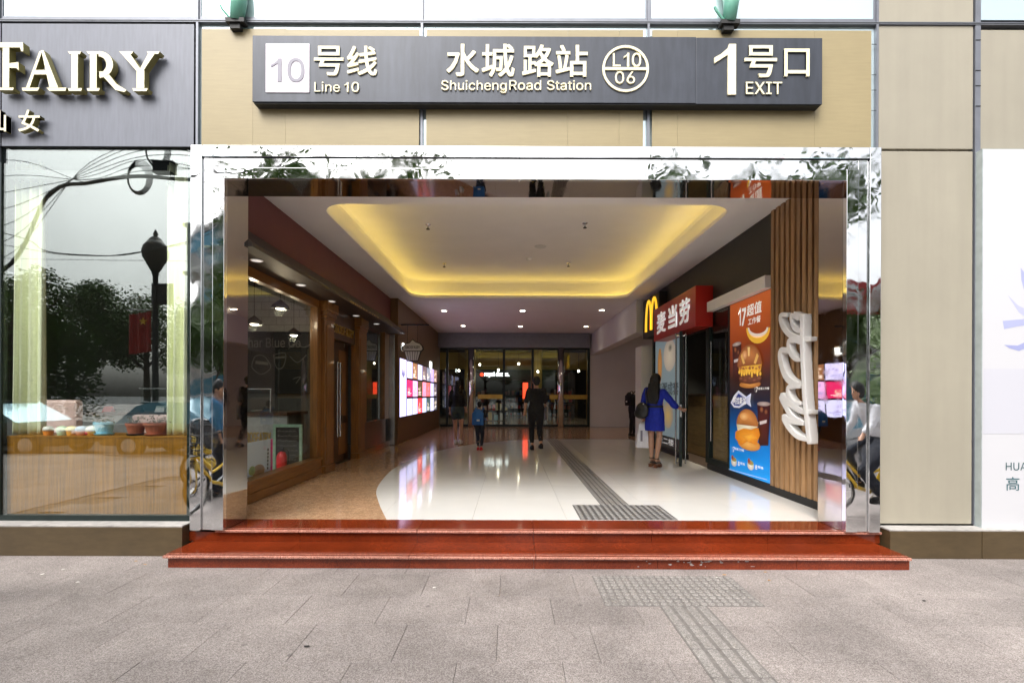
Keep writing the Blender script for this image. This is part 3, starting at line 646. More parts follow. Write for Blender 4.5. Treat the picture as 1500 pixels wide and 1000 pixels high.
# ================================================================ PASSAGE FLOOR
fl = struct('passage_floor', 'polished passage floor of white tiles edged by brown marble', MB().box(-8.8, 8.8, 5.101, 21, -.1, FZ - .016), 'paving_joint')
curve = spline([(-1.30, 5.101), (-1.60, 5.9), (-1.87, 6.8), (-2.05, 8.2), (-2.05, 9.2), (-1.93, 10.3), (-1.66, 11.4), (-1.15, 12.6), (-.3, 13.7), (.6, 14.3), (1.6, 14.45), (3.60, 14.47)], 5)
region = [tuple(p) for p in curve] + [(3.60, 5.101)]
def clip(poly, reg):                               # Sutherland-Hodgman, reg convex
    n = len(reg); area = sum(reg[i][0] * reg[(i + 1) % n][1] - reg[(i + 1) % n][0] * reg[i][1] for i in range(n))
    rg = reg if area > 0 else reg[::-1]; outp = poly
    for i in range(n):
        a, b = rg[i], rg[(i + 1) % n]; inp = outp; outp = []
        if not inp: return []
        def side(p): return (b[0] - a[0]) * (p[1] - a[1]) - (b[1] - a[1]) * (p[0] - a[0])
        for j in range(len(inp)):
            p, q = inp[j], inp[(j + 1) % len(inp)]; sp, sq = side(p), side(q)
            if sp >= 0: outp.append(p)
            if (sp >= 0) != (sq >= 0):
                t = sp / (sp - sq); outp.append((p[0] + t * (q[0] - p[0]), p[1] + t * (q[1] - p[1])))
    return outp
UP = frame((0, 0, 0), (1, 0, 0), (0, 1, 0))
TS = 1.0
for i in range(-3, 5):
    for j in range(0, 11):
        x0, y0 = i * TS - .4, 5.101 + j * TS
        pl = clip([(x0 + .0012, y0 + .0012), (x0 + TS - .0012, y0 + .0012), (x0 + TS - .0012, y0 + TS - .0012), (x0 + .0012, y0 + TS - .0012)], region)
        if len(pl) > 2:
            ar = abs(sum(pl[k][0] * pl[(k + 1) % len(pl)][1] - pl[(k + 1) % len(pl)][0] * pl[k][1] for k in range(len(pl)))) / 2
            if ar > .002: obj('floor_tile', MB().prism(pl, FZ - .0158, FZ, UP), 'tile', fl)
mt_me = tile_mesh('marble_tile', .998, .998, .01, 'marble', .0008)
for i in range(-5, 9):
    for j in range(0, 16):
        xc, yc = i + .1, 5.601 + j
        if xc < -3.7 or (xc > 4.2 and yc < 13): continue
        if 5.1 < yc < 13 and xc > -.6: continue
        inst(mt_me, 'marble_tile', fl, (xc, yc, FZ - .0045))
st_i = stud_tile('tactile_tile', .345, 5, 'tact_in', .005, .02, .003); rb_i = rib_tile('guiding_tile', .34, .345, 5, 'tact_in', .005, .003)
for i in range(3):
    for j in range(2): inst(st_i, 'tactile_tile', fl, (.74 + .1725 + i * .345, 5.115 + .1725 + j * .345, FZ))
for j in range(25): inst(rb_i, 'guiding_tile', fl, (1.25, 5.81 + .1725 + j * .346, FZ))
obj('threshold_strip', MB().box(1.5, 6, 14.48, 14.52, FZ - .01, FZ + .0005), 'black', fl)

# ================================================================ CEILING with the lit tray
TX_0, TX_1, TYa, TYb, TR = -2.56, 2.98, 6.4, 12.6, .38
def rloop(off, z, n=10):
    x0, x1, y0, y1, r = TX_0 - off, TX_1 + off, TYa - off, TYb + off, TR + off; o = []
    for cx, cy, a in ((x1 - r, y0 + r, -90), (x1 - r, y1 - r, 0), (x0 + r, y1 - r, 90), (x0 + r, y0 + r, 180)):
        o += [(cx + r * math.cos(R(a + 90 * k / n)), cy + r * math.sin(R(a + 90 * k / n)), z) for k in range(n + 1)]
    return o
bm = bmesh.new()
def addloop(pts):
    vs_ = [bm.verts.new(p) for p in pts]; return [bm.edges.new((vs_[i], vs_[(i + 1) % len(vs_)])) for i in range(len(vs_))]
e1 = addloop([(XL - .05, 5.092, CZ), (7.2, 5.092, CZ), (7.2, BY + .5, CZ), (XL - .05, BY + .5, CZ)]); e2 = addloop(rloop(0, CZ))
bmesh.ops.triangle_fill(bm, use_beauty=True, edges=e1 + e2)
cme = bpy.data.meshes.new('passage_ceiling'); bm.to_mesh(cme); bm.free()
ce = struct('passage_ceiling', 'white plaster passage ceiling with a recessed lit tray', cme, 'ceil')
prof = [(0, CZ), (0, CZ + .07), (.025, CZ + .07), (.025, CZ + .03), (.17, CZ + .03), (.17, CZ + .43), (.155, CZ + .48), (.11, CZ + .505), (.05, CZ + .51)]
loops = [rloop(o_, z_) for o_, z_ in prof]; n_ = len(loops[0]); m = MB()
m.add([p for l_ in loops for p in l_], [(i * n_ + k, i * n_ + (k + 1) % n_, (i + 1) * n_ + (k + 1) % n_, (i + 1) * n_ + k) for i in range(len(loops) - 1) for k in range(n_)] + [tuple((len(loops) - 1) * n_ + k for k in range(n_))])
obj('ceiling_tray', m, 'ceil', ce)
lo = [rloop(.13, CZ + .036), rloop(.13, CZ + .046), rloop(.155, CZ + .046), rloop(.155, CZ + .036)]; m = MB()
m.add([p for l_ in lo for p in l_], [(i * n_ + k, i * n_ + (k + 1) % n_, ((i + 1) % 4) * n_ + (k + 1) % n_, ((i + 1) % 4) * n_ + k) for i in range(4) for k in range(n_)])
tag(obj('cove_light', m, 'led'), 'warm yellow light strip hidden in the edge of the ceiling tray', 'light strip')
obj('roof_slab', MB().box(XL - .4, 7.2, 5.092, BY + .5, CZ + .6, CZ + .68), 'black', ce)
# fittings on the ceiling
def ceil_at(px, py, Z): d = F_PX * (Z - EYE) / (578 + (px - 748) * .0035 - py); return PX(px, d), d
def downlight(px, py, watts, Z=CZ, label='round recessed downlight glowing in the far part of the ceiling', group='lit downlights in the passage ceiling', xy=None, lens='lamp', rad=.075):
    x, d = xy or ceil_at(px, py, Z)
    t_ = thing('downlight', label, 'downlight', (x, d, Z), group=group)
    obj('trim_ring', MB().lathe([(rad * 1.3, -.006), (rad * 1.3, -.001)], (x, d, Z), 20), 'white', t_); obj('lens', MB().lathe([(rad, -.010), (rad, -.0065)], (x, d, Z), 20), lens, t_)
    if watts:
        l_ = bpy.data.lights.new('downlight_beam', 'SPOT'); l_.energy = watts; l_.color = (1, .88, .72); l_.spot_size = R(110); l_.spot_blend = .6; l_.shadow_soft_size = .07
        lo_ = bpy.data.objects.new('downlight_beam', l_); COL.objects.link(lo_); lo_.parent = t_; lo_.location = (0, 0, -.02)
    return t_
for px, py in ((650, 455), (765, 455), (881, 454), (678, 477), (762, 478), (858, 478), (676, 492), (762, 492), (846, 492)): downlight(px, py, 4)
for px, py in ((626, 329), (856, 327), (650, 386), (832, 385)):
    x, d = ceil_at(px, py, CZ + .51); t_ = thing('sprinkler', 'small pendent sprinkler head under the tray ceiling', 'sprinkler', (x, d, CZ + .51), group='sprinklers in the ceiling tray')
    obj('pipe', MB().tube([(x, d, CZ + .509), (x, d, CZ + .44)], .015, 8), 'steel', t_); obj('escutcheon', MB().lathe([(.04, -.012), (.05, -.001)], (x, d, CZ + .51), 14), 'steel', t_)
    obj('deflector', MB().lathe([(.035, -.085), (.035, -.08), (.01, -.075), (.018, -.06)], (x, d, CZ + .51), 12), 'black', t_)
x, d = ceil_at(791, 361, CZ + .51); t_ = thing('ceiling_speaker', 'flat round ceiling speaker plate in the tray', 'speaker', (x, d, CZ + .51)); obj('grille', MB().lathe([(.11, -.012), (.125, -.001)], (x, d, CZ + .51), 24), 'wallwhite', t_)
x, d = ceil_at(774, 378, CZ + .51); t_ = thing('smoke_detector', 'small domed smoke detector in the tray', 'detector', (x, d, CZ + .51)); obj('dome', MB().lathe([(.03, -.06), (.06, -.045), (.065, -.02), (.075, -.001)], (x, d, CZ + .51), 18), 'white', t_)

# ================================================================ LEFT SIDE: bakery shopfront
lw = thing('bakery_shopfront', 'oak framed bakery shopfront under a bronze canopy in the passage', 'shopfront', (XL, 5.1, FZ))
obj('upper_wall', MB().box(XL - .3, XL, 5.095, 13.0, 3.11, CZ), 'burgundy', lw)
cp = MB(); FRN = frame((0, 0, 0), (1, 0, 0), (0, 0, 1))     # canopy profile swept along Y
prof = [(XL + .001, 3.50), (-2.72, 3.14), (-2.72, 3.10), (XL - .1, 3.10)]
vs_ = [(u, y, v) for y in (5.095, 12.45) for u, v in prof]; cp.add(vs_, [(0, 1, 5, 4), (1, 2, 6, 5), (2, 3, 7, 6), (0, 3, 2, 1), (4, 5, 6, 7)])
obj('canopy', cp, 'canopy', lw)
GX = -3.22
def oak(name, x0, x1, y0, y1, z0, z1, m_='wood', b=.006, par=None): return obj(name, MB().box(x0, x1, y0, y1, z0, z1), m_, par or lw, bevel=b)
oak('window_head', XL - .12, XL - .02, 5.12, 8.05, 2.97, 3.098, 'wood_h')
oak('window_sill', XL - .14, XL + .035, 5.10, 8.05, .465, .505, 'wood_h'); oak('apron_board', XL - .12, XL + .01, 5.10, 8.05, .345, .4645, 'wood_h'); oak('skirting_board', XL - .12, XL + .03, 5.10, 8.05, FZ, .3445, 'wood_h')
oak('window_stile', XL - .12, XL - .0, 7.9, 8.05, .506, 2.969)
obj('shop_window', MB().box(GX - .008, GX, 5.10, 7.9, .506, 2.969), 'glass_side', lw)
for y0 in (8.055, 9.86):
    p_ = oak('pilaster', XL - .1, XL + .06, y0, y0 + .42, FZ + .12, 2.82)
    oak('pilaster_panel', XL + .0605, XL + .072, y0 + .06, y0 + .36, FZ + .2, 2.7, par=p_); oak('pilaster_base', XL - .1, XL + .085, y0 - .02, y0 + .44, FZ, FZ + .119, par=p_)
    for k, (e, z0, z1) in enumerate(((.075, 2.821, 2.86), (.10, 2.861, 2.93), (.125, 2.931, 3.098))): oak('capital_moulding', XL - .1, XL + e, y0 - .02 - k * .012, y0 + .44 + k * .012, z0, z1, par=p_)
oak('door_head', XL - .22, XL - .02, 8.477, 9.858, 2.55, 3.098, 'wood_dark')
LF = LEFT(XL - .02); letters(lw, 'lettering', 'GROSFAIRY', LF, 8.6, 9.75, 2.66, 2.82, .001, .02, 'brass', .008)
dr = oak('door', XL - .22, XL - .16, 8.48, 9.855, FZ + .01, 2.549, 'wood_dark')
for y0 in (8.52, 9.19): oak('door_leaf_panel', XL - .1595, XL - .148, y0 + .12, y0 + .5, FZ + .9, 2.40, 'wood', par=dr); oak('door_leaf_panel', XL - .1595, XL - .148, y0 + .12, y0 + .5, FZ + .15, FZ + .75, 'wood', par=dr)
for y0 in (9.10, 9.24): obj('handle', MB().tube([(XL - .10, y0, .75), (XL - .10, y0, 2.15)], .016, 10).tube([(XL - .159, y0, .9), (XL - .10, y0, .9)], .01, 6).tube([(XL - .159, y0, 2.0), (XL - .10, y0, 2.0)], .01, 6), 'steel', dr)
oak('wall_panel', XL - .12, XL - .01, 10.30, 12.25, FZ + .12, .93, 'wood_dark'); oak('skirting_board', XL - .12, XL + .02, 10.30, 12.55, FZ, FZ + .1195, 'wood_h')
oak('window_stile', XL - .12, XL - .005, 10.30, 10.62, .931, 3.098); oak('window_stile', XL - .12, XL - .005, 12.14, 12.55, .931, 3.098)
obj('shop_window', MB().box(GX - .008, GX, 10.62, 12.14, .931, 3.098), 'glass_side', lw)
letters(lw, 'lettering', 'GROSFAIRY', frame((-2.72, 0, 0), (0, 1, 0), (0, 0, 1)), 8.2, 10.0, 3.105, 3.137, .001, .006, 'brass', .006)
obj('corner_post', MB().box(XL - .1, XL + .14, 12.56, 12.66, FZ, 3.098), 'steel', lw, bevel=.006)
for px, py in ((375, 381), (440, 417), (485, 441), (521, 462), (551, 474)):
    x, d = ceil_at(px, py, 3.10); downlight(0, 0, 0, 3.0995, 'unlit round downlight recessed under the bronze canopy', 'downlights under the canopy', (x, d), 'lampdim', .055)
# bakery room
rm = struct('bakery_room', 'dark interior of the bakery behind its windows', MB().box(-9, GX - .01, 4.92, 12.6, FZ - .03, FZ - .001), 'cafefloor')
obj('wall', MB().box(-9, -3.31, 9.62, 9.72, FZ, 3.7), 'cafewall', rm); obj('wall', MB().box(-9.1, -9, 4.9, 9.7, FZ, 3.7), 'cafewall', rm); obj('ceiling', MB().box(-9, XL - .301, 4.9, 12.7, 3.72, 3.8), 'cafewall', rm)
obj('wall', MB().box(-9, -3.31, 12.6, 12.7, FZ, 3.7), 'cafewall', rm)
tl = tile_mesh('wall_tile', .296, .146, .01, 'whitetile', .003)
for r in range(11):
    for c in range(9):
        o = inst(tl, 'wall_tile', rm, (-6.0 + c * .3 + (r % 2) * .15, 9.619, 2.02 + r * .15 + .075)); o.rotation_euler = (R(90), 0, 0)
mnu = thing('menu_blackboard', 'wide black menu board with chalk lettering on bakery back wall', 'blackboard', (-4.9, 9.6, .9)); bz0, bz1 = PZ(578, 9.6), PZ(487, 9.6)
obj('board', MB().box(-6.1, -3.35, 9.57, 9.6, bz0, bz1), 'chalk', mnu); BF = FRONT(9.57)
letters(mnu, 'chalk_lettering', 'Char Blue Co', BF, PX(353, 9.57), PX(440, 9.57), PZ(510, 9.57), PZ(496, 9.57), .001, .003, 'chalkline', .01)
def scr(pts, w_=.008, nm='chalk_drawing', mt='chalkline'):
    m_ = MB(); stroke(m_, [(PX(330 + a / 4.546, 9.57), PZ(380 + b / 4.546, 9.57)) for a, b in pts], w_, BF, .001, .003); obj(nm, m_, mt, mnu)
scr(spline([(180, 690), (200, 650), (250, 645), (290, 690), (300, 730), (240, 770), (180, 730), (180, 690)], 4)); scr(spline([(320, 640), (400, 630), (385, 720), (340, 725), (320, 640)], 3)); scr(spline([(110, 640), (130, 690), (120, 740)], 4))
scr([(330, 660), (395, 655)], .02); scr(spline([(420, 600), (470, 560), (520, 590), (580, 560)], 4)); scr(spline([(430, 650), (480, 690), (540, 640)], 4)); scr([(200, 690), (285, 700)], .03); scr(spline([(450, 800), (500, 785), (470, 830)], 3))
ct = thing('bakery_counter', 'bakery serving counter with glass case and dark top', 'counter', (-4.9, 7.9, FZ))
obj('front_panel', MB().box(-8.2, -3.62, 7.85, 7.9, FZ, 1.2), 'whitetile', ct); obj('counter_top', MB().box(-8.2, -3.60, 7.80, 8.6, 1.2, 1.25), 'wood_dark', ct); obj('carcass', MB().box(-8.15, -3.65, 7.901, 8.55, FZ, 1.199), 'cafewall', ct)
obj('display_glass', MB().box(-6, -3.9, 7.86, 7.868, 1.251, 1.62).box(-6, -3.9, 7.8681, 8.5, 1.6, 1.608), 'glass_door', ct); obj('display_frame', MB().box(-6.02, -3.88, 7.85, 7.88, 1.621, 1.64).box(-3.9, -3.88, 7.85, 7.88, 1.251, 1.62), 'steel', ct)
letters(ct, 'lettering', 'GROSFAIRY', FRONT(7.85), PX(356, 7.85), PX(397, 7.85), PZ(650, 7.85), PZ(634, 7.85), .001, .012, 'brass', .01)
for k in range(5): 
    t_ = tag(obj('pastry_plate', MB().lathe([(.04, 0), (.09, .02), (.09, .025)], (-5.6 + k * .34, 8.1, 1.2515), 14), 'plasticwhite'), 'white pastry plate inside the glass case', 'plate', 'plates in the bakery case')
ab = thing('chalk_easel', 'mint framed chalkboard easel with handwritten menu standing behind the window', 'chalkboard', (-3.53, 7.7, FZ)); EY = 7.6
ea, eb = -3.72, -3.27
obj('slate', MB().box(ea + .04, eb - .04, EY, EY + .02, FZ + .1, 1.03), 'chalk', ab)
obj('frame_rail', MB().box(ea, eb, EY - .01, EY + .025, 1.03, 1.075), 'mintwood', ab); obj('frame_rail', MB().box(ea, eb, EY - .01, EY + .025, FZ + .06, FZ + .1), 'mintwood', ab)
for a in (ea, eb - .04): obj('leg', MB().box(a, a + .04, EY - .0095, EY + .0245, FZ, 1.029), 'mintwood', ab)
for k in range(8): 
    m_ = MB(); rw = random.Random(k); u = ea + .07
    while u < eb - .1: l_ = rw.uniform(.02, .06); stroke(m_, [(u, .96 - k * .075), (u + l_ * .5, .975 - k * .075 + rw.uniform(-.012, .012)), (u + l_, .96 - k * .075)], .004, FRONT(EY), .001, .002); u += l_ + .015
    obj('chalk_line', m_, 'chalkline', ab)
fx = thing('fire_extinguisher', 'red fire extinguisher on the bakery floor beside the chalk easel', 'extinguisher', (-3.42, 7.25, FZ))
obj('cylinder', MB().lathe([(.06, 0), (.075, .02), (.075, .38), (.05, .44), (.02, .46)], (-3.42, 7.25, FZ), 18), 'extred', fx, smooth=True); obj('valve', MB().box(-3.45, -3.39, 7.23, 7.27, FZ + .46, FZ + .51), 'black', fx); obj('hose', MB().tube(spline([(-3.39, 7.25, FZ + .49), (-3.33, 7.25, FZ + .45), (-3.335, 7.25, FZ + .2)], 5), .012, 6), 'rubber', fx)
pc = thing('window_poster', 'pink bordered paper poster propped inside the bakery window', 'poster', (-3.32, 6.1, .51)); obj('card', MB().box(-3.335, -3.33, 5.42, 6.78, FZ, .93), 'plasticwhite', pc)
P = Print(LEFT(-3.33)); P.rect(5.42, 6.12, .35, .92, (.10, .10, .10)); P.rect(6.06, 6.12, .3, .92, (.85, .06, .3)); P.rect(5.42, 6.12, .895, .92, (.85, .10, .33)); P.rect(6.12, 6.78, .3, .925, (.62, .70, .80)); P.rect(6.72, 6.78, .3, .925, (.85, .06, .3)); P.ell(6.4, .53, .16, .09, (.2, .09, .04), (.42, .25, .14)); P.ell(6.24, .56, .08, .06, (.15, .25, .06), (.3, .4, .12))
for k in range(6): P.rect(5.5 + .08 * k, 5.535 + .08 * k, .60 - .02 * (k % 3), .86, (.55, .55, .55)); P.rect(6.62, 6.66, .52 + .05 * k, .555 + .05 * k, (.05, .05, .05))
P.rect(5.42, 6.05, .3, .5, (.7, .72, .8)); obj('print', P.mb, PRD, pc)
for k, (px, py, dd) in enumerate(((410, 453, 7.2), (372, 476, 7.6), (430, 492, 8.6))):
    x, z = PX(px, dd), PZ(py, dd); t_ = thing('pendant_lamp', 'small dark pendant lamp glowing inside the bakery', 'pendant lamp', (x, dd, z), group='pendant lamps in the bakery')
    obj('shade', MB().lathe([(.13, 0), (.11, .05), (.04, .11), (.015, .13)], (x, dd, z), 18), 'black', t_, smooth=True); obj('bulb', MB().ell((x, dd, z), (.06, .06, .02)), 'lamp', t_); obj('cord', MB().tube([(x, dd, z + .13), (x, dd, 3.72)], .005, 5), 'black', t_)
    l_ = bpy.data.lights.new('pendant_glow', 'POINT'); l_.energy = 4; l_.color = (1, .8, .55); l_.shadow_soft_size = .06; lo_ = bpy.data.objects.new('pendant_glow', l_); COL.objects.link(lo_); lo_.parent = t_; lo_.location = (0, 0, -.06)

# street window of the bakery
sh = thing('window_shelf', 'plywood window shelf of vertical boards behind the bakery street glass', 'shelf', (-4.1, 5.0, FZ))
x = wx0; k = 0
while x < wx1 - .02:
    w_ = min(random.choice((.12, .16, .2, .24)), wx1 - x); obj('board', MB().box(x + .0006, x + w_ - .0006, 4.85 + random.uniform(0, .002), 4.87, FZ, 1.105), 'ply', sh); x += w_
obj('shelf_top', MB().box(wx0, wx1, 4.846, 5.3, 1.106, 1.122), 'ply', sh)
def drape(name, label, xa_, xb_, y, folds, z0, z1, material='curtain', amp=.06, group='bakery street window curtains'):
    n = folds * 10; m_ = MB(); vs_ = []; zs = [z0, z0 + .06, z0 + .07, z1]
    for zi, z in enumerate(zs):
        for i in range(n + 1):
            t = i / n; a = amp * (math.sin(t * folds * 2 * math.pi) + .35 * math.sin(t * folds * 4.3 * math.pi + 1)) * (1.0 if zi < 3 else .7)
            vs_.append((xa_ + (xb_ - xa_) * t + .01 * math.sin(9 * t), y + a, z))
    m_.add(vs_, [(r * (n + 1) + i, r * (n + 1) + i + 1, (r + 1) * (n + 1) + i + 1, (r + 1) * (n + 1) + i) for r in range(len(zs) - 1) for i in range(n)])
    o = obj(name, m_, material, smooth=True); s_ = o.modifiers.new('thick', 'SOLIDIFY'); s_.thickness = .003; return tag(o, label, 'curtain', group)
drape('curtain', 'pale green curtain hanging beside the taller pink bench back', PX(20, 5.02), PX(64, 5.02), 5.02, 4, 1.126, 3.92); drape('curtain', 'pale green curtain hanging at the chrome frame end of the window', PX(243, 5.02), PX(276, 5.02), 5.02, 3, 1.126, 3.92)
def pot(name, label, px, rad, h, material, sauc, group, twigs):
    x, y, z = PX(px, 4.97), 4.97, 1.1225; t_ = thing(name, label, 'flower pot', (x, y, z), group=group)
    obj('pot', MB().lathe([(rad * .72, .008), (rad * .95, h * .8), (rad * 1.04, h * .8), (rad * 1.04, h), (rad * .9, h), (rad * .85, h * .85)], (x, y, z), 22), material, t_, smooth=False); obj('saucer', MB().lathe([(rad * .8, 0), (rad * .98, .018)], (x, y, z), 22), sauc, t_)
    m_ = MB(); rr = random.Random(px)
    for k in range(twigs):
        a = rr.uniform(0, 6.28); q = rr.uniform(.5, 1.3) * rad; hh = h + rr.uniform(-.02, .07)
        p0 = Vector((x, y, z + h * .85)); p1 = Vector((x + q * math.cos(a), y + q * .6 * math.sin(a), z + hh)); m_.tube([p0, (p0 + p1) / 2 + Vector((0, 0, .03)), p1], .0018, 4)
        for j in range(3):
            c_ = p1 + Vector([rr.uniform(-.02, .02) for _ in range(3)]); e_ = Vector([rr.uniform(-.011, .011) for _ in range(3)]); f_ = Vector([rr.uniform(-.011, .011) for _ in range(3)]); m_.quad(c_ - e_, c_ - f_, c_ + e_, c_ + f_)
    obj('dry_plant', m_, 'twig', t_)
pot('flower_pot', 'light blue flower pot with withered plant on the window shelf', 153, .088, .135, 'potblue', 'potblue', None, 16); pot('flower_pot', 'smaller terracotta flower pot next to the blue one', 199, .086, .125, 'terracotta', 'rubber', None, 18); pot('flower_pot', 'wider terracotta flower pot beside the curtain', 230, .112, .13, 'terracotta', 'terracotta', None, 20)
for px, c, cup, lb in ((71, (.75, .73, .66), (.8, .28, .03), 'white topped toy cupcake nearest the tall pink bench back'), (91, (.55, .72, .45), (.5, .66, .4), 'pale green toy cupcake lying tilted on the shelf'), (105, (.82, .68, .25), (.85, .42, .03), 'yellow topped toy cupcake on the shelf'), (119, (.40, .50, .62), (.7, .25, .08), 'blue grey topped toy cupcake on the shelf'), (134, (.75, .74, .6), (.8, .35, .04), 'cream topped toy cupcake beside the blue pot')):
    x, y, z = PX(px, 4.95), 4.95, 1.1225; t_ = thing('toy_cupcake', lb, 'ornament', (x, y, z), group='toy cupcakes on the window shelf')
    obj('cup', MB().lathe([(.036, 0), (.046, .045)], (x, y, z), 16), mat('cup%d' % px, cup, .6), t_); obj('icing', MB().lathe([(.048, .0455), (.047, .065), (.034, .085), (.012, .093)], (x, y, z), 16), mat('ice%d' % px, c, .6), t_, smooth=True)
tag(obj('toy_strawberry', MB().lathe([(.004, .0), (.022, .012), (.026, .03), (.01, .04)], (PX(129, 4.93), 4.93, 1.1225), 14), 'extred', smooth=True), 'small red toy strawberry among the toy cupcakes', 'ornament')
for a, b, zt, dd, lb in ((62, 112, 588, 5.6, 'tall pale pink padded bench back behind the toy cupcakes'), (192, 262, 609, 5.9, 'low pale pink bench back behind the terracotta pots')):
    t_ = thing('bench_back', lb, 'bench', (PX((a + b) / 2, dd), dd, FZ)); obj('backrest', MB().box(PX(a, dd), PX(b, dd), dd, dd + .1, FZ + .35, PZ(zt, dd)), 'pink', t_, bevel=.03); obj('seat', MB().box(PX(a, dd), PX(b, dd), dd + .101, dd + .6, FZ + .3, FZ + .45), 'pink', t_, bevel=.02); obj('base', MB().box(PX(a, dd) + .03, PX(b, dd) - .03, dd + .02, dd + .55, FZ, FZ + .299), 'black', t_)
for a, b, y0, y1, mt, lb in ((149, 162, 592, 600, 'extred', 'small dark red card on the counter behind the blue pot'), (183, 205, 600, 607, 'black', 'black price card on the counter behind the pots'), (226, 239, 598, 607, 'plasticwhite', 'white card holder on the counter beside the black price card')):
    dd = 7.83; t_ = tag(obj('price_card', MB().add([(PX(a, dd), dd, 1.251), (PX(b, dd), dd, 1.251), (PX(b, dd), dd + .05, 1.251 + (y1 - y0) / 90), (PX(a, dd), dd + .05, 1.251 + (y1 - y0) / 90), (PX(a, dd), dd + .1, 1.251), (PX(b, dd), dd + .1, 1.251)], [(0, 1, 2, 3), (3, 2, 5, 4), (0, 4, 5, 1), (1, 5, 2), (0, 3, 4)]), mt), lb, 'card')

# hanging cupcake sign
hs = thing('hanging_sign', 'cupcake shaped hanging shop sign on a black bar', 'sign', (-2.6, 13.0, 3.1)); hd = 13.0
def hp(zx, zy): px, py = 580 + zx / 6.667, 490 + zy / 6.667; return (PX(px, hd), PZ(py, hd))
HF = FRONT(hd); m_ = MB(); outl = [(55, 150), (60, 115), (95, 85), (130, 78), (160, 45), (190, 70), (230, 85), (262, 115), (268, 148), (245, 170), (212, 262), (105, 262), (75, 168)]
m_.prism([hp(*p) for p in outl], -.05, 0, HF); obj('plate', m_, 'black', hs)
inn = [(64, 148), (68, 118), (98, 94), (132, 86), (160, 56), (188, 78), (228, 93), (252, 118), (258, 145), (240, 160), (80, 160)]
m_ = MB(); m_.prism([hp(*p) for p in inn], .001, .008, HF); obj('icing', m_, 'wallwhite', hs)
for k in range(6):
    a, b = 84 + k * 26, 84 + (k + 1) * 26 - 5; a2, b2 = 110 + k * 17.3, 110 + (k + 1) * 17.3 - 4; m_ = MB(); m_.prism([hp(a, 168), hp(b, 168), hp(b2, 255), hp(a2, 255)], .001, .006, HF); obj('pleat', m_, 'wallwhite', hs)
q0, q1 = hp(90, 140), hp(232, 112); letters(hs, 'lettering', 'GROSFAIRY', HF, q0[0], q1[0], q0[1], q1[1], .0085, .011, 'black', .02)
obj('bar', MB().tube([(-3.15, 13.02, 3.42), (-2.2, 13.02, 3.42)], .02, 8), 'black', hs)
for x in (hp(110, 0)[0], hp(205, 0)[0]): obj('hanger', MB().tube([(x, 13.02, 3.42), (x, 13.02, hp(0, 90)[1])], .006, 5), 'black', hs)

# screen wall
SX = -2.95
sw = struct('wall_left', 'brown panelled wall with the lit screens', MB().box(SX - .4, SX, 12.67, BY, FZ, CZ), 'screenwood')
vw = thing('video_wall', 'lit wall of small advertising screens in three rows', 'screen', (SX, 16, .95)); VF = LEFT(SX)
obj('backplate', MB().box(SX, SX + .02, 12.78, 19.3, .93, 2.53), 'black', vw)
VF = LEFT(SX + .02); P = Print(VF, .0005); P.rect(12.8, 13.62, .95, 2.51, (.62, .58, .95)); lil = (.62, .58, .95)
P.poly([(13.02, 2.1), (13.12, 2.28), (13.2, 2.12), (13.3, 2.3), (13.42, 2.08), (13.2, 2.0)], (.15, .14, .3))
for k in range(22): P.rect(12.86, 12.94, 1.0 + k * .042, 1.012 + k * .042, (.25, .22, .5)); P.rect(13.4, 13.55, 1.0 + k * .042, 1.01 + k * .042, (.3, .27, .55))
obj('screen', P.mb, SCR, vw)
cols_ = [[(.62, .6, .95), (.25, .11, .05), (.6, .57, .9), (.10, .05, .07), (.16, .16, .22), (.42, .3, .6), (.2, .1, .08)], [(.62, .02, .12), (.75, .42, .75), (.09, .05, .02), (.95, .25, .35), (.95, .12, .1), (.5, .5, .85), (.09, .07, .1)], [(.6, .62, .95), (.6, .6, .92), (.75, .05, .06), (.55, .6, .85), (.05, .08, .08), (.6, .58, .95), (.06, .06, .08)]]
for r in range(3):
    for c in range(7):
        y0 = 13.70 + c * .80; z0 = 2.02 - r * .535; P = Print(VF, .0005); bc = cols_[r][c]; P.rect(y0, y0 + .74, z0, z0 + .48, bc); rr = random.Random(r * 7 + c); dk = sum(bc) < 1
        for k in range(3): P.ell(y0 + rr.uniform(.15, .55), z0 + rr.uniform(.1, .38), rr.uniform(.06, .16), rr.uniform(.04, .10), (.75, .6, .45) if dk else (.35, .3, .6), bc)
        for k in range(3): P.rect(y0 + .08, y0 + rr.uniform(.3, .66), z0 + .05 + k * .04, z0 + .065 + k * .04, (.9, .85, .8) if dk else (.2, .18, .4))
        obj('screen', P.mb, SCR, vw)
letters(vw, 'lettering', 'ru', LEFT(SX), 13.2, 14.1, 2.75, 2.95, .001, .01, 'glow_white', .02)
obj('small_sign', MB().box(SX, SX + .02, 17.6, 18.0, 2.3, 2.75), 'glow_white', vw)

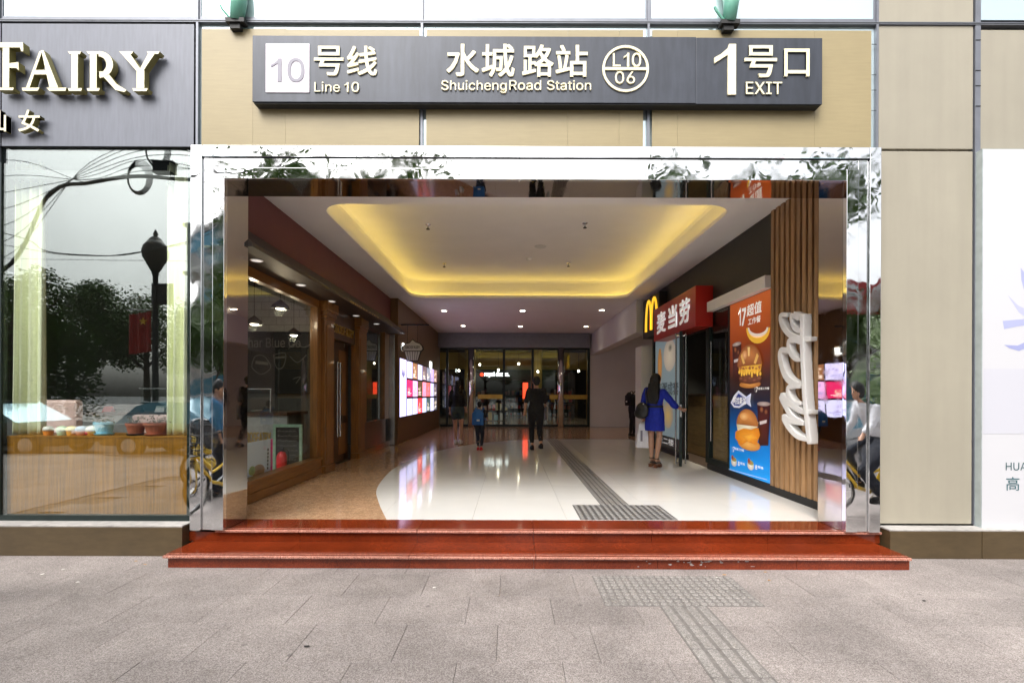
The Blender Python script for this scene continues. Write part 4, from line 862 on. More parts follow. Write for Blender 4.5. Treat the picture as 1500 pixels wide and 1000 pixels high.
# ================================================================ RIGHT SIDE: burger restaurant
rw = thing('restaurant_shopfront', 'dark framed glass restaurant front with black fascia wall', 'shopfront', (XR, 6.6, FZ))
obj('fascia_wall', MB().box(XR, XR + .3, 5.095, 12.75, 3.02, CZ), 'darkwall', rw); obj('skirting', MB().box(XR - .03, XR + .1, 5.10, 8.72, FZ, FZ + .1), 'black', rw); obj('skirting', MB().box(XR - .02, XR + .1, 9.98, 12.2, FZ, FZ + .1), 'black', rw)
obj('backing_wall', MB().box(XR + .005, XR + .2, 5.1, 6.6, FZ + .1, 3.02), 'darkwall', rw)
def gframe(y0, y1, z0, z1): return obj('window_frame', MB().box(XR - .01, XR + .07, y0, y1, z0, z1), 'frame_green', rw, bevel=.004)
gframe(7.88, 7.95, FZ + .1, 3.02); gframe(8.70, 8.85, FZ + .1, 3.02); gframe(9.96, 10.10, FZ + .1, 3.02); gframe(12.05, 12.2, FZ + .1, 3.02); gframe(8.851, 9.959, 2.75, 3.02); gframe(7.951, 8.699, FZ + .101, FZ + .2)
obj('window_pane', MB().box(XR + .02, XR + .03, 7.95, 8.70, FZ + .2, 3.02), 'glass_side', rw); obj('window_pane', MB().box(XR + .02, XR + .03, 10.10, 12.05, FZ + .1, 3.02), 'glass_side', rw)
obj('pull_bar', MB().tube([(XR - .05, 8.52, .75), (XR - .05, 8.52, 2.5)], .012, 8), 'steel', rw)
# slats
sl = thing('slat_screen', 'vertical brown wooden slats on the wall beside the burger poster', 'slat wall', (XR, 5.1, FZ)); slm = MB().box(-.035, 0, -.036, .036, 0, CZ - FZ - .105).mesh('slat'); slm.materials.append(M['slat'])
for k in range(13): inst(slm, 'slat', sl, (XR, 5.145 + k * .118, FZ + .1005))
obj('slat_backing', MB().box(XR - .004, XR + .0045, 5.10, 6.6, FZ + .101, CZ - .005), mat('slat_back', (.06, .03, .015), .6), sl)
# script sign on the slats, reading upwards
mc = thing('script_sign', 'large white three dimensional script lettering mounted sideways on the slats', 'sign', (XR - .1, 5.8, .98)); WF = RIGHT(XR - .036)
def wpt(zx, zy):                        # zoomed photo pixel -> wall (u = -Y, v = Z) at the sign's face plane
    px, py = 1130 + zx / 4.344, 440 + zy / 4.344; d = (XR - .15) / ((px - 748) / F_PX); return (-d, PZ(py, d, px))
def wbar(zx, zy): px, py = 1130 + zx / 4.344, 440 + zy / 4.344; d = (XR - .14) / ((px - 748) / F_PX); return (-d, PZ(py, d, px))
Z0, Z1 = .004, .10; zl = 0
def sletter(name, pts, wid, sm=5):
    m_ = MB(); sp = spline([wpt(*p) for p in pts], sm); n = len(sp); wd = [wid * 1.0 * (.5 + .5 * math.sin(math.pi * min(1, max(0, (i + 1) / (n + 1))))) for i in range(n)]; global zl; zl += .0025; stroke(m_, sp, wd, WF, Z0, Z1 - zl); obj(name, fused(m_, .008, 0), 'white', mc)
m_ = MB(); sp = spline([wbar(190, 88), wbar(188, 250), wbar(195, 420), wbar(205, 600), wbar(220, 760), wbar(238, 912)], 5); stroke(m_, sp, .04, WF, Z0, Z1 + .004); obj('underline', fused(m_, .009, 1), 'white', mc, label='curved white bar along the foot of the lettering')
sletter('letter', [(215, 885), (150, 860), (95, 800), (66, 742), (110, 765), (190, 782)], .045); sletter('letter', [(190, 780), (120, 740), (75, 670), (50, 607), (110, 660), (180, 705), (240, 708)], .045)
sletter('letter', [(168, 548), (95, 550), (92, 600), (125, 650), (170, 655)], .036); sletter('letter', [(95, 322), (42, 320), (45, 400), (80, 490), (140, 535), (172, 530)], .05)
sletter('letter', [(165, 270), (110, 250), (90, 270), (100, 330), (135, 372), (168, 374)], .036); sletter('letter', [(80, 92), (38, 96), (50, 160), (100, 220), (170, 244), (232, 244)], .042)
sletter('letter', [(150, 120), (105, 95), (110, 150), (140, 188), (178, 180), (185, 110), (120, 78)], .032)
# poster light box
pb = thing('burger_poster', 'tall illuminated poster with burgers and cola on orange to blue', 'poster', (XR, 7.2, .31)); PXF = XR - .012
obj('poster_box', MB().box(PXF, XR + .1, 6.605, 7.875, FZ + .102, 3.015), 'black', pb)
PF = RIGHT(PXF); P = Print(PF, .0008)
def pz(x, y):
    u = (x - 40) / 203; yt, yb = 95 - 83 * u, 905 + 80 * u; return (-7.865 + u * 1.25, .345 + (yb - y) / (yb - yt) * 2.665)
a_, b_ = pz(40, 0)[0], pz(243, 0)[0]
P.grad(a_, b_, [(.345, (.0, .30, .80)), (.75, (.0, .19, .62)), (1.15, (.005, .07, .25)), (1.5, (.012, .012, .02)), (1.8, (.04, .012, .005)), (2.2, (.22, .035, .006)), (2.6, (.42, .075, .01)), (3.01, (.52, .10, .015))])
WT = (.85, .84, .80)
def pt(t, x0, x1, y0, y1, c=WT, bold=.02, sh=.06):
    if t == '17': pt('7', (x0 + x1) / 2 - 2, x1, y0, y1, c, bold, sh); P.z += .0004; (ua, va), (ub, _) = pz(x0, y1), pz((x0 + x1) / 2 - 5, y1); n0 = len(P.mb.v); one(P.mb, PF, ua, ub, va, va + pz(x0, y0)[1] - pz(x0, y1)[1], P.z - .0003, P.z); P.mb.c[n0:] = [c] * (len(P.mb.v) - n0); return
    (ua, va), (ub, vb) = pz(x0, y1), pz(x1, y0); vb2 = va + (pz((x0 + x1) / 2, y0)[1] - pz((x0 + x1) / 2, y1)[1]); P.text(t, ua, ub, va, vb2, c, bold, sh)
pt('17', 86, 124, 108, 196, bold=.05); pt('超值', 130, 200, 90, 150, bold=.03); pt('工作餐', 136, 196, 158, 192, bold=.02)
def pe(x, y, rx, ry, c, e=None, a0=0, a1=360): u, v = pz(x, y); P.ell(u, v, rx / 203 * 1.25, ry / 810 * 2.665, c, e, a0, a1)
arc = [pz(128 + 55 + 55 * math.cos(R(a)), 205 + 78 * math.sin(R(a))) for a in range(0, 181, 15)] + [pz(183 + 48 * math.cos(R(a)), 205 + 44 * math.sin(R(a))) for a in range(180, -1, -15)]
for i in range(12): P.z -= .0004; P.poly([arc[i], arc[i + 1], arc[24 - i], arc[25 - i]], (.80, .46, .04)); 
arc = [pz(183 + 47 * math.cos(R(a)), 203 + 52 * math.sin(R(a))) for a in range(0, 181, 15)] + [pz(183 + 40 * math.cos(R(a)), 203 + 30 * math.sin(R(a))) for a in range(180, -1, -15)]
for i in range(12): P.z -= .0004; P.poly([arc[i], arc[i + 1], arc[24 - i], arc[25 - i]], (.72, .66, .6))
def cola(x0, x1, y0, y1):
    xm = (x0 + x1) / 2; w_ = (x1 - x0) / 2; P.poly([pz(x0, y0), pz(x1, y0), pz(x1 - w_ * .15, y0 + (y1 - y0) * .5), pz(x1 - w_ * .3, y1), pz(x0 + w_ * .3, y1), pz(x0 + w_ * .15, y0 + (y1 - y0) * .5)], (.10, .02, .012), (.035, .006, .004))
    pe(xm, y0, w_, 10, (.5, .42, .38), (.26, .18, .16)); pe(xm - w_ * .3, y0 + 28, w_ * .3, 14, (.38, .14, .05), (.08, .02, .01)); pe(xm + w_ * .35, y0 + 40, w_ * .25, 12, (.32, .12, .05), (.08, .02, .01)); P.poly([pz(xm - w_ * .6, y0 + (y1 - y0) * .42), pz(xm + w_ * .5, y0 + (y1 - y0) * .38), pz(xm + w_ * .45, y0 + (y1 - y0) * .46), pz(xm - w_ * .55, y0 + (y1 - y0) * .5)], (.6, .52, .5))
cola(54, 103, 285, 470); cola(183, 241, 585, 793)
def bun(x, y, rx, ry, c1, c2): pe(x, y, rx, ry, c1, c2, 0, 180); 
pe(147, 486, 52, 17, (.75, .33, .07), (.42, .15, .03)); P.poly([pz(92, 425), pz(200, 425), pz(198, 475), pz(150, 485), pz(94, 475)], (.22, .07, .03), (.10, .03, .012)); 
for k in range(5): pe(104 + k * 22, 455 + (k % 2) * 10, 12, 9, (.30, .11, .05), (.13, .04, .02))
P.poly([pz(90, 380), pz(206, 375), pz(200, 420), pz(180, 435), pz(150, 425), pz(120, 440), pz(95, 425)], (.85, .55, .06), (.65, .33, .03));
for k in range(7): P.poly([pz(93 + k * 16, 398 + (k % 2) * 8), pz(104 + k * 16, 392 + (k % 3) * 6), pz(110 + k * 15, 404 + (k % 2) * 6), pz(99 + k * 16, 412)], (.50, .16, .05), (.36, .10, .03))
for k in range(9): pe(96 + k * 13, 424 + (k % 3) * 5, 5, 9 + (k % 2) * 7, (.9, .62, .1), (.78, .44, .04))
P.z += 0
bun(147, 392, 60, 96, (.62, .24, .07), (.28, .08, .02)); pe(125, 340, 14, 22, (.82, .5, .24), (.56, .21, .06)); P.poly([pz(140, 300), pz(152, 300), pz(150, 345), pz(143, 345)], (.8, .55, .2)); P.poly([pz(105, 345), pz(112, 330), pz(128, 380), pz(118, 385)], (.75, .45, .12)); P.poly([pz(185, 330), pz(193, 345), pz(180, 385), pz(170, 380)], (.75, .45, .12))
pt('17', 176, 189, 500, 526, bold=.04); pt('超值工作餐', 192, 240, 502, 514, bold=.02); pt('17', 60, 74, 792, 818, bold=.04); pt('超值工作餐', 76, 124, 796, 808, bold=.02)
P.poly([pz(52, 575), pz(70, 540), pz(95, 515), pz(115, 530), pz(140, 550), pz(160, 530), pz(155, 570), pz(160, 600), pz(138, 580), pz(100, 602), pz(70, 598)], (.30, .33, .55), (.7, .72, .82)); P.poly([pz(62, 575), pz(95, 530), pz(138, 562), pz(98, 592), pz(72, 588)], (.03, .05, .25)); pt('阿拉斯加', 66, 134, 545, 582, bold=.03)
pe(148, 785, 55, 28, (.80, .42, .10), (.50, .19, .03)); P.poly([pz(80, 720), pz(110, 700), pz(195, 705), pz(202, 740), pz(185, 790), pz(140, 770), pz(110, 790), pz(78, 750)], (.85, .36, .03), (.62, .19, .01)); P.poly([pz(110, 740), pz(170, 728), pz(190, 755), pz(150, 775)], (.9, .44, .05), (.7, .26, .02))
P.poly([pz(86, 680), pz(195, 676), pz(190, 702), pz(160, 712), pz(120, 704), pz(92, 715)], (.82, .76, .58), (.62, .5, .3)); bun(140, 690, 54, 74, (.70, .30, .08), (.36, .12, .025)); pe(125, 645, 22, 18, (.85, .52, .22), (.66, .28, .07))
for xx, yy in ((73, 868), (160, 890)): pe(xx, yy, 16, 22, (.85, .8, .7), (.5, .45, .4)); pe(xx, yy - 12, 14, 10, (.5, .12, .05), (.2, .35, .08)); pe(xx - 8, yy - 22, 6, 12, (.08, .02, .01), (.5, .1, .05)); pt('8', xx + 22, xx + 31, yy - 2, yy + 20, bold=.04); pt('超值', xx + 34, xx + 58, yy + 2, yy + 14, bold=.02)
P.poly([pz(45, 900), pz(235, 962), pz(235, 965), pz(45, 903)], (.5, .6, .8)); obj('print', P.mb, PR, pb)
# white beam, red box sign, arches panel
be = thing('fascia_beam', 'white boxed beam above the burger poster', 'beam', (XR, 6.6, 3.02)); obj('beam', MB().box(3.455, XR - .001, 6.60, 8.55, 3.02, 3.19), 'white', be, bevel=.004)
rs = thing('red_box_sign', 'red projecting box sign with three white Chinese characters', 'sign', (3.4, 9.8, 2.78)); RXF = 3.26
obj('sign_box', MB().box(RXF, XR - .001, 8.56, 11.05, 2.77, 3.49), 'red', rs, bevel=.006); RF = RIGHT(RXF)
def rpt(px, py): d = RXF * F_PX / (px - 748); return -d, PZ(py, d, px)
for ch, x0, x1, y0, y1 in (('麦', 962.5, 975, 452, 486), ('当', 979, 991.5, 449, 476), ('劳', 995.5, 1010, 436, 471)):
    ua, ub = rpt(x0, 0)[0], rpt(x1, 0)[0]; letters(rs, 'character', ch, RF, ua, ub, 2.90, 3.36, .001, .014, 'whitesign', .03)
ap = thing('arches_panel', 'black square panel with glowing yellow double arch logo', 'sign', (3.4, 11.8, 2.8)); obj('panel', MB().box(3.38, XR - .001, 11.06, 12.4, 2.98, 3.93), 'black', ap, bevel=.005)
AF = RIGHT(3.38); m_ = MB()
for c in (-11.85, -11.4):
    pts = [(c + .225 * math.cos(R(a)), 3.12 + .72 * math.sin(R(a)) ** .8) for a in range(180, -1, -12)]; stroke(m_, pts, [.05 - .018 * math.sin(R(a)) for a in range(180, -1, -12)], AF, .001, .03)
obj('arches', m_, mat('arches_yellow', (.85, .5, .03), .4, emit=(1, .55, .03), estr=.5), ap)
# second poster
p2 = thing('porridge_poster', 'grey blue food poster with bowl behind the restaurant door', 'poster', (XR, 11.1, .4)); obj('poster_board', MB().box(XR + .0, XR + .015, 10.2, 12.0, .36, 2.95), 'black', p2)
P = Print(RIGHT(XR), .0008); g1 = (.20, .27, .30); P.rect(-11.95, -10.25, .62, 2.93, g1); P.ell(-10.9, 2.45, .42, .36, (.62, .55, .42), (.42, .36, .30)); P.ell(-10.85, 2.62, .16, .10, (.05, .05, .04), (.5, .45, .35)); P.ell(-11.6, 2.25, .16, .42, (.55, .25, .06), (.40, .17, .03)); P.text('好粥成套', -11.8, -10.3, 1.55, 1.85, (.03, .05, .06), .03)
P.ell(-11.0, 1.1, .36, .3, (.55, .38, .12), (.3, .25, .2)); P.ell(-11.5, 1.3, .2, .2, (.6, .3, .1), (.3, .15, .08)); P.rect(-11.95, -10.25, .37, .62, (.015, .015, .015)); P.text('至二楼', -11.7, -10.6, .43, .58, (.6, .6, .6), .02); obj('print', P.mb, PR, p2)
# open door leaf
hx, hy, ex, ey = 3.50, 9.94, 3.13, 8.92; ln = math.hypot(ex - hx, ey - hy); ang = math.atan2(ey - hy, ex - hx)
dl = thing('glass_door_leaf', 'dark framed glass door pulled open by the woman in blue', 'door', (hx, hy, FZ), ang)
obj('stile', MB().box(0, .07, -.025, .025, .012, 2.5), 'frame_green', dl, local=True, bevel=.004); obj('stile', MB().box(ln - .08, ln, -.025, .025, .012, 2.5), 'frame_green', dl, local=True, bevel=.004); obj('rail', MB().box(.0705, ln - .0805, -.025, .025, .012, .14), 'frame_green', dl, local=True); obj('rail', MB().box(.0705, ln - .0805, -.025, .025, 2.4, 2.5), 'frame_green', dl, local=True)
obj('pane', MB().box(.0705, ln - .0805, -.005, .005, .1405, 2.3995), 'glass_door', dl, local=True)
for s in (-1, 1):
    h_ = MB().tube([(ln - .05, s * .085, .06), (ln - .05, s * .085, 2.46)], .014, 10)
    for z in (.1, 2.42): h_.tube([(ln - .05, s * .0255, z), (ln - .05, s * .085, z)], .009, 6)
    obj('pull_bar', h_, 'steel', dl, local=True)
obj('lock_plate', MB().box(ln + .0005, ln + .004, -.018, .018, .92, 1.15), 'steel', dl, local=True)
# restaurant room
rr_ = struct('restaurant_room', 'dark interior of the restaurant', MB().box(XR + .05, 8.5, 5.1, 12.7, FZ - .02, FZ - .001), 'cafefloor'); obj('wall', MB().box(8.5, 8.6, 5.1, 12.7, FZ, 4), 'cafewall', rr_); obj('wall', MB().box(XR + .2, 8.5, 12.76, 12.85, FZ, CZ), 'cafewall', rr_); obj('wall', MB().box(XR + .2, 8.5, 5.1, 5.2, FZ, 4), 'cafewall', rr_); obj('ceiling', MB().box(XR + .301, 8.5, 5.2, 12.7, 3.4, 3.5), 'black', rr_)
cw = thing('order_counter', 'pale wood plank counter front inside the restaurant', 'counter', (4.5, 10.8, FZ))
for k in range(6): obj('plank', MB().box(4.1, 4.14, 9.1, 12.5, FZ + .02 + k * .215, FZ + .23 + k * .215), 'counterwood', cw)
obj('counter_top', MB().box(4.08, 4.8, 9.08, 12.52, FZ + 1.312, FZ + 1.35), 'wood_dark', cw); obj('carcass', MB().box(4.141, 4.75, 9.1, 12.5, FZ, FZ + 1.311), 'black', cw)
downlight(0, 0, 75, 3.3795, 'added round downlight brightening the order counter', 'added counter downlights', (3.98, 9.3)); downlight(0, 0, 75, 3.3795, 'added round downlight brightening the order counter', 'added counter downlights', (3.98, 11.2))  # lamps added between glass and counter to brighten the planks

# side corridor, pillar and header
hd_ = struct('wall_right', 'white wall and header beam at the side corridor', MB().box(3.3, 3.62, 12.76, BY, 3.2, CZ), 'wallwhite'); pil = thing('corner_pillar', 'white square pillar beside the restaurant poster', 'pillar', (3.4, 12.5, FZ)); obj('shaft', MB().box(3.28, 3.62, 12.2, 12.75, FZ, 2.79), 'wallwhite', pil, bevel=.005); obj('joint_line', MB().box(3.279, 3.3, 12.199, 12.3, 1.3, 1.306), 'black', pil)
struct('wall_back', 'white end wall of the side corridor', MB().box(3.2, 7.2, BY, BY + .2, FZ, CZ), 'wallwhite'); struct('wall_side', 'far wall of the side corridor', MB().box(7.0, 7.2, 12.8, BY, FZ, CZ), 'wallwhite')

# ================================================================ BACK: glass doors and the mall hall
gd = thing('glass_entrance', 'dark framed glass entrance doors at the end of the passage', 'doors', (0, BY, FZ)); DH = 3.47
obj('bulkhead', MB().box(SX, 3.2, BY - .35, BY + .2, DH, CZ - .001), 'mullion', gd); xs_ = [SX, PX(655, BY), PX(690, BY), PX(738, BY), PX(780, BY), PX(821, BY), PX(862, BY), 3.2]
for i, x in enumerate(xs_[1:-1]):
    if i in (1, 4): obj('column', MB().tube([(x, BY - .05, FZ), (x, BY - .05, DH)], .13, 20), 'chrome', gd, smooth=True)
    else: obj('mullion', MB().box(x - .05, x + .05, BY - .05, BY + .05, FZ, DH - .001), 'frame_green', gd)
for a, b in zip(xs_[:-1], xs_[1:]): obj('pane', MB().box(a + .06, b - .06, BY - .006, BY + .006, FZ + .1, DH - .06), 'glass_door', gd); obj('rail', MB().box(a + .051, b - .051, BY - .04, BY + .04, FZ, FZ + .099), 'frame_green', gd); obj('rail', MB().box(a + .051, b - .051, BY - .04, BY + .04, DH - .059, DH - .001), 'frame_green', gd)
for a, b in ((700, 736), (805, 818), (826, 860)): obj('push_band', MB().box(PX(a, BY), PX(b, BY), BY - .06, BY - .045, 1.38, 1.56), 'brass', gd)
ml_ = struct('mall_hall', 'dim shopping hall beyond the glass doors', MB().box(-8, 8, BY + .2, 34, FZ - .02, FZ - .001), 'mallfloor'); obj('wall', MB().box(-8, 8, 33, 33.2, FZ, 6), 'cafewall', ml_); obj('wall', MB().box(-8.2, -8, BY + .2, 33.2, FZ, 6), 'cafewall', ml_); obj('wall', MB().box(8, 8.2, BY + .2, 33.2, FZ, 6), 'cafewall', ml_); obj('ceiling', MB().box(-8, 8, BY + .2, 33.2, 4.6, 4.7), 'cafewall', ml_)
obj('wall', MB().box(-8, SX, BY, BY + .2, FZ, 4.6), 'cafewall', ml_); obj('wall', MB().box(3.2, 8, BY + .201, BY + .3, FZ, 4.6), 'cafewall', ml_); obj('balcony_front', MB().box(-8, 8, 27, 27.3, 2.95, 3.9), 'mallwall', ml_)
for k, x in enumerate((-5.5, -2.2, 1.4, 4.4)): t_ = thing('hall_column', 'round ochre column in the hall beyond the doors', 'column', (x, 26.3, FZ), group='hall columns'); obj('shaft', MB().tube([(x, 26.3, FZ), (x, 26.3, 4.6)], .3, 16), 'mallwall', t_, smooth=True)
ss = thing('shop_fascia', 'black shop fascia with glowing white letters and red dot beyond the doors', 'sign', (0, 26.9, 2.4)); obj('fascia', MB().box(-3.4, 3.4, 26.85, 26.95, 2.35, 2.94), 'black', ss); SF = FRONT(26.85); letters(ss, 'lettering', 'royal decos.', SF, PX(709.5, 26.8), PX(746, 26.8), PZ(552.5, 26.8), PZ(544.5, 26.8), .001, .02, 'glow_white', .03); m_ = MB(); m_.prism([(PX(705.5, 26.8) + .1 * math.cos(R(a)), PZ(548.5, 26.8) + .1 * math.sin(R(a))) for a in range(0, 360, 20)], .001, .02, SF); obj('dot', m_, 'glow_red', ss)
t_ = tag(obj('red_totem', MB().box(.65, .92, 25.9, 26.0, 1.35, 2.2), 'glow_red'), 'glowing red vertical panel beyond the middle door', 'sign')
obj('totem_post', MB().box(.75, .82, 25.92, 25.98, FZ, 1.35), 'black', t_, local=True)
for k, (x, y, wd_) in enumerate(((-4.2, 24.5, 1.2), (-.6, 29, 1.6), (2.6, 25, 1.3), (5, 28, 1.5))):
    t_ = thing('display_table', ['low dark display table in the hall on the screen wall side', 'wide dark display table deep in the hall behind the fascia', 'dark display table behind the doors on the restaurant side', 'dark display table by the hall end wall on the restaurant side'][k], 'table', (x, y, FZ)); obj('table_top', MB().box(x - wd_ / 2, x + wd_ / 2, y - .4, y + .4, FZ + .8, FZ + .86), 'wood_dark', t_)
    for a in (-1, 1):
        for b in (-1, 1): obj('leg', MB().box(x + a * (wd_ / 2 - .05) - .03, x + a * (wd_ / 2 - .05) + .03, y + b * .35 - .03, y + b * .35 + .03, FZ, FZ + .8), 'black', t_)
for x, y in ((-2.6, 22.5), (0, 22.5), (2.6, 22.5), (-4, 25), (-1, 25), (2, 25), (4.6, 25)): downlight(0, 0, 32, 4.5995, 'round downlight glowing in the hall beyond the glass doors', 'hall downlights', (x, y))
for x, y in ((4.6, 15), (4.6, 17.6), (6.0, 16.3)): downlight(0, 0, 14, CZ, 'added round downlight brightening the side corridor wall', 'added corridor downlights', (x, y))  # lamps added to lift the white corridor wall

for k in range(8):
    x, y, z = -3.6 + k * 1.0, 23.6 + (k % 3) * .7, 3.1 - (k % 2) * .35; t_ = thing('hall_lamp', 'small warm lamp hanging in the hall beyond the glass doors', 'pendant lamp', (x, y, z), group='hanging lamps in the hall'); obj('bulb', MB().ell((x, y, z), (.05, .05, .06)), 'lamp', t_); obj('cord', MB().tube([(x, y, z + .06), (x, y, 4.6)], .008, 4), 'black', t_)
rk = random.Random(5)
for k, (x, y, lb) in enumerate(((-2.2, 28.5, 'tall dark goods shelf in the hall on the screen wall side'), (.3, 30.5, 'tall dark goods shelf at the back of the hall'), (2.9, 28.8, 'tall dark goods shelf in the hall on the restaurant side'), (-.9, 24.2, 'low dark goods shelf just beyond the doors'))):
    hh = .5 if k == 3 else .42; t_ = thing('goods_shelf', lb, 'shelf', (x, y, FZ)); n = 2 if k == 3 else 4
    for s_ in (-1, 1): obj('upright', MB().box(x + s_ * .8 - .03, x + s_ * .8 + .03, y, y + .4, FZ, FZ + n * hh + .05), 'black', t_)
    for q in range(n + 1): obj('shelf_board', MB().box(x - .769, x + .769, y, y + .4, FZ + q * hh + .01, FZ + q * hh + .04), 'wood_dark', t_)
    for q in range(n):
        u = x - .72
        while u < x + .6:
            w_ = rk.uniform(.08, .22); obj('goods_box', MB().box(u, u + w_, y + .05, y + .3, FZ + q * hh + .041, FZ + q * hh + .041 + rk.uniform(.12, hh - .08)), rk.choice(('extred', 'cream', 'pink', 'potblue', 'plasticwhite', 'terracotta', 'bluepack', 'brass')), t_); u += w_ + rk.uniform(.02, .12)
# ================================================================ PEOPLE
V = Vector
def limb(mb, p0, p1, r0, r1, bulge=.08):
    p0, p1 = V(p0), V(p1); n = 6; pts = [p0.lerp(p1, i / n) for i in range(n + 1)]
    rs = [(r0 + (r1 - r0) * i / n) * (1 + bulge * math.sin(math.pi * min(1, i / n * 1.3))) for i in range(n + 1)]
    mb.tube(pts, rs, 12); mb.ell(p0, (r0, r0, r0)); mb.ell(p1, (r1, r1, r1))
def rings(mb, rs, n=18):                          # (x, y, z, rx, ry)
    vs_ = [(x + a * math.cos(2 * math.pi * k / n), y + b * math.sin(2 * math.pi * k / n), z) for x, y, z, a, b in rs for k in range(n)]
    fs = [(i * n + k, i * n + (k + 1) % n, (i + 1) * n + (k + 1) % n, (i + 1) * n + k) for i in range(len(rs) - 1) for k in range(n)]
    mb.add(vs_, fs + [tuple(range(n))[::-1], tuple((len(rs) - 1) * n + k for k in range(n))])
def hand(mb, w, d, side, curl=.5, k=1):
    w, d = V(w), V(d).normalized(); sd = d.cross(V((0, 0, 1)) if abs(d.z) < .9 else V((0, 1, 0))).normalized(); nn = sd.cross(d).normalized(); c = w + d * .045 * k
    limb(mb, w, w + d * .08 * k, .024 * k, .030 * k); limb(mb, w + d * .05 * k - sd * .02, w + d * .08 * k - sd * .022, .02 * k, .018 * k); limb(mb, w + d * .05 * k + sd * .02, w + d * .08 * k + sd * .022, .02 * k, .018 * k)
    for i, ln_ in enumerate((.058, .068, .064, .05)):
        b = w + d * .085 * k + sd * (.03 - .02 * i) * k; m_ = b + (d * math.cos(curl) + nn * math.sin(curl)) * ln_ * .5 * k; e = m_ + (d * math.cos(curl * 2.2) + nn * math.sin(curl * 2.2)) * ln_ * .5 * k
        mb.tube([b, m_, e], [.0095 * k, .009 * k, .007 * k], 8)
    b = w + d * .03 * k + sd * side * .028 * k; mb.tube([b, b + (d * .6 + sd * side * .5 + nn * .3) * .035 * k, b + (d * 1.1 + sd * side * .5 + nn * .7) * .05 * k], [.012 * k, .011 * k, .009 * k], 8)
